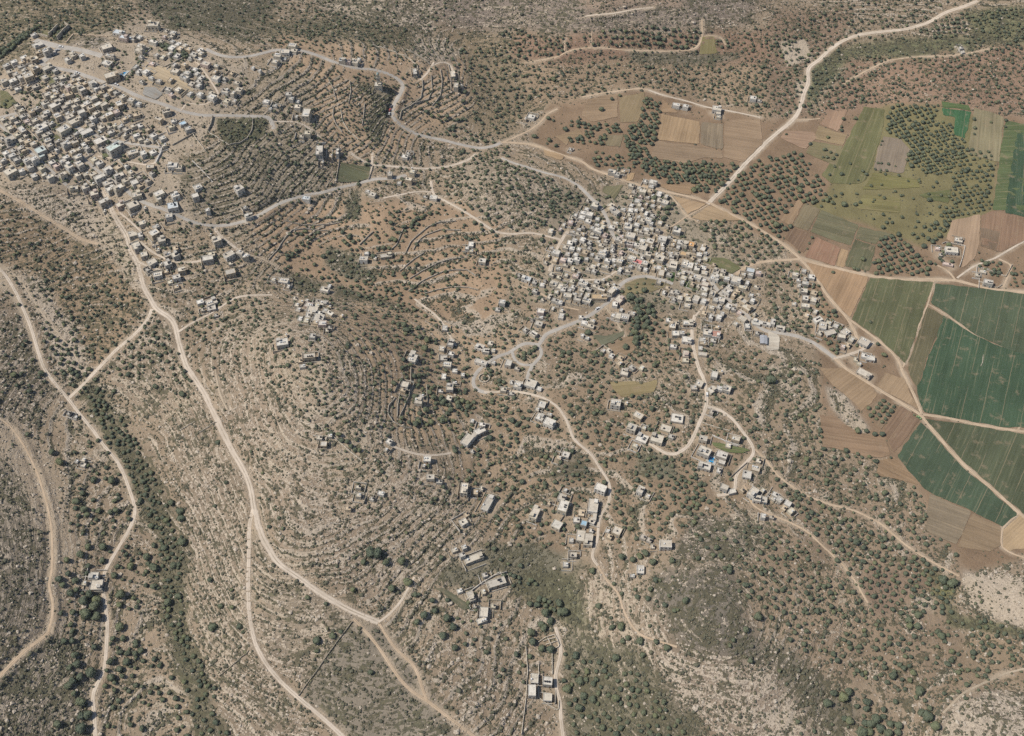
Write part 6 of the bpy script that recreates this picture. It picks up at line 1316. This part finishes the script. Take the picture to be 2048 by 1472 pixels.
# minaret
x, y, z = at(758, 175)
t = empty("minaret", (x, y, z))
obj_col(link("plinth", box_mesh("plinth", [(-2.1, 2.1, -2.1, 2.1, -1.5, 2.2)]), WALL_MAT, t), (.50, .44, .34))
obj_col(link("shaft", box_mesh("shaft", [(-1.6, 1.6, -1.6, 1.6, 2.2, 12.6)]), WALL_MAT, t), (.56, .50, .40))
bal = obj_col(link("balcony", box_mesh("balcony", [(-2.3, 2.3, -2.3, 2.3, 12.6, 13.0)]), WALL_MAT, t), (.52, .47, .38))
obj_col(link("railing", box_mesh("railing", [(-2.3, 2.3, -2.3, -2.15, 13.0, 13.9), (-2.3, 2.3, 2.15, 2.3, 13.0, 13.9), (-2.3, -2.15, -2.15, 2.15, 13.0, 13.9), (2.15, 2.3, -2.15, 2.15, 13.0, 13.9)]), WALL_MAT, bal), (.50, .46, .38))
obj_col(link("lantern", lathe_mesh("lantern", [(1.25, 13.0), (1.25, 16.4), (1.5, 16.5), (1.5, 16.8), (0, 16.8)], 8), WALL_MAT, t), (.56, .50, .40))
dm = obj_col(link("dome", lathe_mesh("dome", [(1.3, 16.8), (1.35, 17.3), (1.0, 18.1), (.45, 18.7), (.12, 19.0), (.05, 20.2), (0, 20.2)], 10), PLAIN_MAT, t), (.30, .40, .38))
for k in range(3):
    o = link("window", PANE, None, t); o.location = (0, -1.65, 4 + k * 3); o.scale = (.5, .14, 1.2)
tag(t, "tall square minaret with balcony and small dome by the hill road", "minaret")
# pools
def pool(px, py, w, d, a, label, deckc):
    x, y, z = at(px, py); t = empty("swimming_pool", (x, y, z + .35), R(a))
    obj_col(link("deck", box_mesh("deck", [(-w/2 - 2, w/2 + 2, -d/2 - 1.6, -d/2 - .3, -2, 0), (-w/2 - 2, w/2 + 2, d/2 + .3, d/2 + 1.6, -2, 0), (-w/2 - 2, -w/2 - .3, -d/2 - .3, d/2 + .3, -2, 0), (w/2 + .3, w/2 + 2, -d/2 - .3, d/2 + .3, -2, 0)]), ROOF_MAT, t), deckc)
    obj_col(link("coping", box_mesh("coping", [(-w/2 - .3, w/2 + .3, -d/2 - .3, -d/2, -1.5, .06), (-w/2 - .3, w/2 + .3, d/2, d/2 + .3, -1.5, .06), (-w/2 - .3, -w/2, -d/2, d/2, -1.5, .06), (w/2, w/2 + .3, -d/2, d/2, -1.5, .06)]), ROOF_MAT, t), (.6, .58, .54))
    wm = NT("pool water", .08, .5); P = wm.pos(); c = wm.mix(wm.n_map(wm.noise(P, 1.2, 2.0), .35, .65), (.03, .20, .42), (.06, .33, .58)); wm.done(c)
    link("water", box_mesh("water", [(-w/2, w/2, -d/2, d/2, -1.4, -.22)]), wm.m, t)
    tag(t, label, "pool")
pool(246, 146, 5.5, 6.0, -20, "bright blue swimming pool beside the long tan town building", (.45, .50, .48))
pool(1423, 920, 4.2, 5.5, -20, "small blue swimming pool in the garden inside the lane bend", (.44, .42, .38))
# open shed on the paved yard
x, y, z = at(1526, 684)
t = empty("farm_shed", (x, y, z + .1), R(-8))
for sx in (-1, 1):
    for sy in (-1, 0, 1): obj_col(link("post", box_mesh("post", [(sx * 2.9 - .15, sx * 2.9 + .15, sy * 4.6 - .15, sy * 4.6 + .15, -.5, 3.4)]), PLAIN_MAT, t), (.3, .3, .3))
obj_col(link("back_wall", box_mesh("back_wall", [(-3.0, 3.0, -4.9, -4.75, -.5, 3.3), (3.05, 3.2, -4.7, 4.8, -.5, 3.3)]), WALL_MAT, t), (.34, .30, .25))
for k in range(12):                                                   # ribbed metal sheets laid side by side
    yy = -5.1 + k * .86; o = obj_col(link("roof_sheet", mesh_np("roof_sheet", [(-3.4, yy, 3.4), (-3.4, yy + .83, 3.4), (0, yy + .83, 4.0), (0, yy, 4.0), (3.4, yy, 3.4), (3.4, yy + .83, 3.4), (-3.4, yy, 3.32), (-3.4, yy + .83, 3.32), (0, yy + .83, 3.92), (0, yy, 3.92), (3.4, yy, 3.32), (3.4, yy + .83, 3.32)], [(0, 3, 2, 1), (3, 4, 5, 2), (6, 7, 8, 9), (9, 8, 11, 10), (0, 1, 7, 6), (4, 10, 11, 5), (1, 2, 8, 7), (2, 5, 11, 8), (0, 6, 9, 3), (3, 9, 10, 4)]), PLAIN_MAT, t), (.33 + .03 * (k % 2), .34 + .03 * (k % 2), .36 + .03 * (k % 2)))
tag(t, "grey metal roofed shed standing on the pale paved yard", "shed")

# dry-stone and rendered walls
def wall_material():
    m = NT("dry stone wall", .95, .1); P = m.pos(); v = m.voronoi(P, 1.6, 'Color'); sp = m.n("ShaderNodeSeparateColor"); m.set(sp.inputs[0], v)
    oi = m.n("ShaderNodeObjectInfo"); c = m.mix(1.0, oi.outputs["Color"], m.n_map(sp.outputs[0], 0, 1, .6, 1.3, 'LINEAR'), 'MULTIPLY'); return m.done(c)
DRY = wall_material()
def wall(pts, h, th, label, col=(.40, .345, .27), name="stone_wall", closed=False):
    p = np.array(pts + ([pts[0]] if closed else []), float)
    x, y, z = place(p[:, 0], p[:, 1]); x, y = resample(x, y, 2.0)
    if len(x) < 3: x, y = resample(x, y, .8)
    tx, ty = np.gradient(x), np.gradient(y); L = np.hypot(tx, ty) + 1e-9; nx, ny = -ty / L * th / 2, tx / L * th / 2
    g = ground(x, y); n = len(x); hv = h * (.86 + .28 * fbm(np.arange(n) * 2.0, np.zeros(n) + len(label), 7, 77, 2))
    x0, y0 = float(x[n // 2]), float(y[n // 2]); z0 = float(g[n // 2])
    V = []
    for s, top in ((1, 0), (1, 1), (-1, 1), (-1, 0)):
        V.append(np.stack([x + s * nx * (1.15 - .3 * top) - x0, y + s * ny * (1.15 - .3 * top) - y0, (g + hv if top else np.minimum(g, g) - .8) - z0], -1))
    V = np.stack(V, 1).reshape(-1, 3); i = np.arange(n - 1) * 4; F = []
    for a, b in ((0, 1), (1, 2), (2, 3)): F.append(np.stack([i + a, i + 4 + a, i + 4 + b, i + b], 1))
    F = np.concatenate(F + [np.array([[0, 1, 2, 3], [4 * n - 1, 4 * n - 2, 4 * n - 3, 4 * n - 4]])])
    o = link(name, mesh_np(name, V, F), DRY); o.location = (x0, y0, z0); obj_col(o, col)
    tag(o, label, "wall", "field and terrace walls", "thing"); return o
G1 = (.36, .32, .26); G2 = (.50, .44, .35)
wall(T(1, 3, [(340,1150),(480,960),(640,730),(770,560)]), 1.3, .7, "long straight dry-stone wall running downhill between two tracks", (.27, .235, .18))
wall(T(0, 3, [(1760,990),(1880,890),(1990,790)]), 1.2, .7, "short straight stone wall slanting to the left branch track", (.27, .235, .18))
wall(T(0, 2, [(1440,505),(1500,465),(1560,430)]), 1.0, .6, "upper of two short slanting walls in the green hollow", G1)
wall(T(0, 2, [(1590,520),(1660,480),(1730,435)]), 1.0, .6, "lower of two short slanting walls reaching the white track", G1)
wall([(116,81),(128,66),(140,56)], 5.0, .8, "tall pale wall with dark face beside the rubble yard", G2)
wall([(99,74),(108,64),(117,55)], 4.5, .8, "tall pale wall closing the west of the green court", G2)
wall([(77,70),(88,73),(97,75)], 2.5, .6, "low wall behind the plaza's white hut", G2)
wall([(140,56),(134,51),(130,48)], 3.0, .7, "stub wall at the back corner of the green court", G2)
wall([(132,86),(147,69),(215,74)], 1.0, 1.2, "pale earth rim around the rubble yard", (.47, .37, .27))
wall([(148,286+8),(150,296)], .5, .4, "garden stub wall near the upper town street", G2)
wall(T(0, 0, [(1305,1175),(1290,1230),(1255,1300)]), 2.0, .6, "curved white wall ending the upper town lane", (.58, .56, .52))
wall(T(0, 0, [(1540,1070),(1590,1140),(1645,1212)]), 1.2, .6, "thin pale wall below the blue workshop", G2)
wall(T(0, 0, [(1670,1060),(1750,1110),(1835,1165)]), 1.4, .7, "pale wall along the terraced vegetable plot", G2)
wall(T(0, 0, [(2025,950),(2018,1040),(1980,1110),(1920,1150),(1835,1165)]), 1.6, .7, "curving wall enclosing the dark grassy field", G1)
wall(T(0, 0, [(1540,1290),(1620,1370),(1705,1462)]), 1.0, .6, "straight white garden wall crossing the hollow", (.56, .52, .46))
wall(T(0, 0, [(1705,935),(1690,1000),(1665,1050)]), 2.4, .7, "dark sided wall dropping from the town street", G1)
wall(T(0, 0, [(1560,1070),(1480,1110),(1380,1165)]), 1.6, .7, "retaining wall under the rubble slope", G1)
wall(T(0, 0, [(1180,500),(1300,545),(1400,500),(1480,460)]), 1.4, .6, "garden wall below the cypress hedge", G2)
wall(T(0, 0, [(1250,520),(1150,480),(1060,590)]), 1.4, .6, "wall along the walled lane", G2)
wall(T(1, 2, [(1150,210),(1135,300),(1130,400)]), 1.8, .7, "left upright terrace wall in the walled garden", G1)
wall(T(1, 2, [(1240,0),(1238,130),(1225,230),(1180,330),(1145,405)]), 1.8, .7, "long upright terrace wall bending at its foot", G1)
wall(T(1, 2, [(1115,240),(1060,310),(1055,370),(1100,440),(1180,475),(1250,490)]), 1.6, .7, "hooked terrace wall under the walled garden", G1)
wall(T(1, 2, [(1365,140),(1370,290)]), 1.6, .7, "right upright terrace wall beside the garden hut", G1)
wall(T(1, 2, [(545,490),(640,570),(740,660),(850,750)]), 1.2, .7, "stone wall stepping down the stony slope past the tan hut", G2)
wall(T(1, 2, [(590,1240+0),(680,1250)]), .8, .5, "short stone bank on the round hill", G2)
wall(T(1, 1, [(1350,880),(1450,850),(1560,828),(1700,832),(1780,850)]), 1.4, .8, "dark curved terrace wall above the valley lane", G1)
wall(T(1, 1, [(1220,860),(1300,800),(1380,755),(1500,705),(1600,690),(1690,692),(1760,740)]), 1.5, .8, "long terrace wall arching over the bare tan field", G1)
wall(T(1, 1, [(1230,760),(1330,700),(1440,640),(1560,605),(1660,590)]), 1.4, .8, "terrace wall sweeping below the stone strip field", G1)
wall(T(1, 1, [(1150,700),(1210,650),(1270,600),(1340,555)]), 1.4, .8, "stepped terrace wall beside the grey stone patch", G1)
wall(T(1, 1, [(1200,550),(1235,470),(1300,410),(1380,345),(1470,308),(1600,300)]), 1.5, .8, "uppermost long terrace wall rising to the right", G1)
wall(T(1, 1, [(1260,530),(1290,470),(1360,410),(1480,370),(1640,372)]), 1.4, .8, "second long terrace wall under the uppermost", G1)
wall(T(1, 1, [(830,490),(880,440),(940,385)]), 1.8, .8, "short dark terrace wall slanting beside orange soil", G1)
wall(T(1, 1, [(1080,530),(1130,480),(1170,380),(1200,330)]), 1.4, .8, "steep terrace wall beside the yellow roofed barn", G1)
wall(T(1, 1, [(100,610),(180,520),(230,440),(290,370),(400,360),(580,380)]), 1.4, .8, "bow shaped terrace wall in the western hollow", G1)
wall(T(1, 1, [(240,300),(360,330),(520,330),(680,310)]), 1.4, .8, "dark level terrace wall below the roadside house", G1)
wall(T(1, 0, [(1150,960),(1165,890),(1240,850),(1320,790),(1335,700),(1330,640)]), 1.8, .9, "terrace wall hugging the inside of the hairpin bend", G1)
wall(T(1, 0, [(1270,830),(1380,800),(1410,730),(1400,600)]), 1.5, .8, "second terrace wall on the eastern spur", G1)
wall(T(1, 0, [(1410,850),(1475,770),(1490,660),(1475,560)]), 1.6, .8, "third terrace wall on the eastern spur", G1)
wall(T(1, 0, [(1540,520),(1560,620),(1560,730)]), 1.6, .8, "upright wall beside the narrow spur houses", G1)
wall(T(1, 0, [(930,360),(1080,410),(1220,470),(1290,530),(1300,610)]), 1.4, .8, "pale terrace wall above the ridge road", G2)
wall(T(1, 0, [(1200,400),(1320,460),(1390,520)]), 1.6, .8, "dark terrace wall reaching the spur lane fork", G1)
wall(T(1, 0, [(620,860),(615,930),(640,1000),(690,1060)]), 1.6, .8, "dark terrace wall on the slope east of town", G1)
wall(T(1, 0, [(680,890),(690,970),(740,1050),(820,1120)]), 1.4, .8, "pale stepped terrace wall in the sandy strips", G2)
wall(T(1, 0, [(580,640),(620,720),(640,800)]), 1.4, .8, "upper dark terrace wall between sandy strips", G1)
wall(T(1, 0, [(750,650),(760,740),(740,830)]), 1.4, .8, "terrace wall left of the minaret garden", G1)
wall(T(1, 0, [(870,830),(860,930),(850,1000)]), 1.4, .8, "terrace wall below the minaret garden", G1)
wall(T(1, 0, [(470,930),(490,1000)]), 1.2, .6, "short bent pale wall by the tall grey house", G2)
wall(T(1, 0, [(660,1170),(665,1290),(640,1440)]), 1.4, .6, "wall on the left side of the dark square field", G1)
wall(T(1, 0, [(935,1330),(920,1390),(900,1440)]), 1.4, .6, "wall on the right side of the dark square field", G1)
wall(T(3, 1, [(1395,480),(1420,470),(1575,500),(1555,590),(1530,665)]), 1.6, .5, "white wall around the garden of the field villa", (.58, .54, .47))
wall(T(3, 1, [(1715,685),(1800,705),(1900,745),(1950,650)]), 1.6, .5, "wall across the eastern walled compound", G2)
wall(T(3, 1, [(1680,780),(1830,835),(1870,810)]), 1.4, .5, "pale wall at the foot of the eastern compound", G2)
wall(T(3, 1, [(1720,1130+240),(1715,1430),(1700,1460)]), .9, .4, "thin garden wall beside the road split", G2)
wall(T(2, 2, [(1600,540),(1700,585),(1820,622)]), 1.2, .5, "white parapet with planting bays above the lawn", (.62, .60, .55))
wall(T(2, 2, [(1520,440),(1640,480),(1740,505)]), 1.2, .6, "pale retaining wall above the planting bays", G2)
wall(T(2, 2, [(480,1020),(450,1110),(410,1190),(370,1250)]), 1.6, .6, "dark curved wall behind the lane houses", G1)
wall(T(2, 2, [(1740,885),(1800,830),(1880,760)]), 1.4, .5, "dark wall along the bend of the lower lane", (.24, .22, .19))
wall(T(2, 2, [(990,560),(1060,640),(1100,690)]), 1.2, .5, "curved pale wall round the paved olive yard", G2)
wall(T(1, 3, [(1690,385),(1715,320),(1800,255),(1950,165),(1975,205)]), 1.6, .6, "white wall round the upper slanting garden", (.56, .52, .45))
wall(T(1, 3, [(1775,420),(1790,320)]), 1.0, .5, "stub wall dividing the slanting garden", G2)
for k, (a, lab) in enumerate((([(210,725),(260,690),(340,663)], "upper edge wall of the gridded stone plot"), ([(340,663),(360,700),(382,755),(330,780)], "lane side wall of the gridded stone plot"), ([(285,690),(310,740),(325,775)], "inner wall splitting the gridded stone plot lengthwise"), ([(250,715),(300,700),(350,690)], "upper cross wall inside the gridded stone plot"), ([(270,745),(330,725),(365,715)], "lower cross wall inside the gridded stone plot"), ([(320,800),(322,980)], "straight wall below the gridded stone plot"), ([(210,1160),(270,1215),(370,1270),(375,1190)], "hooked wall at the bottom of the lane houses"), ([(212,900),(212,1150)], "long wall between the two lane house plots"), ([(110,760),(125,960),(110,1180),(75,1460)], "long wall running to the bottom edge beside the plots"))):
    wall(T(2, 3, a), 1.3, .6, lab, G2)
wall([(968 + 11 * math.cos(a * .628), 757 + 8.5 * math.sin(a * .628)) for a in range(10)], 1.3, .7, "round stone enclosure beside the looped lane bend", G2, "stone_enclosure", True)

# vehicles
CARB = mesh_np("car_body", [(-2.15, -.85, .35), (2.15, -.85, .35), (2.15, .85, .35), (-2.15, .85, .35), (-2.1, -.88, .85), (2.05, -.88, .8), (2.05, .88, .8), (-2.1, .88, .85)], BOXF)
CARC = mesh_np("car_cabin", [(-1.7, -.8, .83), (1.0, -.8, .82), (1.0, .8, .82), (-1.7, .8, .83), (-1.3, -.66, 1.45), (.35, -.66, 1.45), (.35, .66, 1.45), (-1.3, .66, 1.45)], BOXF); CARC.materials.append(GLASS_MAT)
CARR = box_mesh("car_roof", [(-1.3, .35, -.66, .66, 1.452, 1.50)])
WHL = mesh_np("car_wheel", [(.33 * math.cos(a * .785), s, .33 * math.sin(a * .785)) for s in (-.1, .1) for a in range(8)], [(a, (a + 1) % 8, 8 + (a + 1) % 8, 8 + a) for a in range(8)] + [(0, 1, 2, 3), (0, 3, 4, 7), (4, 5, 6, 7), (8, 11, 10, 9), (8, 15, 12, 11), (12, 15, 14, 13)]); WHL.materials.append(GLASS_MAT)
for m_ in (CARB, CARR): m_.materials.append(PLAIN_MAT)
for px, py, a, c, lab in ((122, 95, -10, (.75,.75,.74), "white car parked in the middle of the hilltop plaza"), (115, 102, 48, (.35,.36,.38), "grey car crossing the hilltop plaza"), (155, 147, -22, (.76,.76,.75), "white car on the town street above the gardens"), (233, 170, -25, (.74,.74,.73), "white car near the blue pool on the town street"), (783, 214, 65, (.10,.11,.13), "dark car at the upper end of the hairpin parking row"), (780, 221, 70, (.42,.12,.10), "red car in the hairpin parking row"), (779, 228, 78, (.62,.62,.61), "silver car at the lower end of the hairpin parking row"), (1837, 836, -40, (.24,.36,.16), "small green vehicle parked beside the field track junction"), (1195, 618, 40, (.70,.70,.69), "white car on the village street by the lower bend"), (1262, 501, -22, (.66,.66,.64), "pale car on the village main street"), (1408, 551, -15, (.20,.22,.26), "dark car at the main street kink"), (1414, 790, 85, (.72,.72,.70), "white car on the south lane above its fork"), (200, 264, -30, (.74,.74,.72), "white van by the round water tank in town")):
    x, y, z = at(px, py)
    t = empty("parked_car", (x, y, z + .22), R(a)); t.scale = (1.1, 1.1, 1.1)
    obj_col(link("body", CARB, None, t), c); cb = link("cabin", CARC, None, t); obj_col(link("roof", CARR, None, cb), c)
    for sx in (-1.3, 1.3):
        for sy in (-.82, .82): o = link("wheel", WHL, None, t); o.location = (sx, sy, .33)
    tag(t, lab, "car", "cars on the streets")
print('done')

# the air: thin even haze over the whole valley
hz = box_mesh("haze", [(-1500, 1500, -1100, 1500, -60, CAM_H + 25)])
hm = bpy.data.materials.new("thin haze"); hm.use_nodes = True; hn = hm.node_tree.nodes; hn.clear()
ho = hn.new("ShaderNodeOutputMaterial"); hv = hn.new("ShaderNodeVolumePrincipled"); hv.inputs["Color"].default_value = (.86, .91, 1, 1); hv.inputs["Density"].default_value = HAZE; hv.inputs["Anisotropy"].default_value = .2
hm.node_tree.links.new(hv.outputs[0], ho.inputs["Volume"])
o = link("haze", hz, hm); tag(o, "thin even haze over the valley", "haze", kind="stuff")
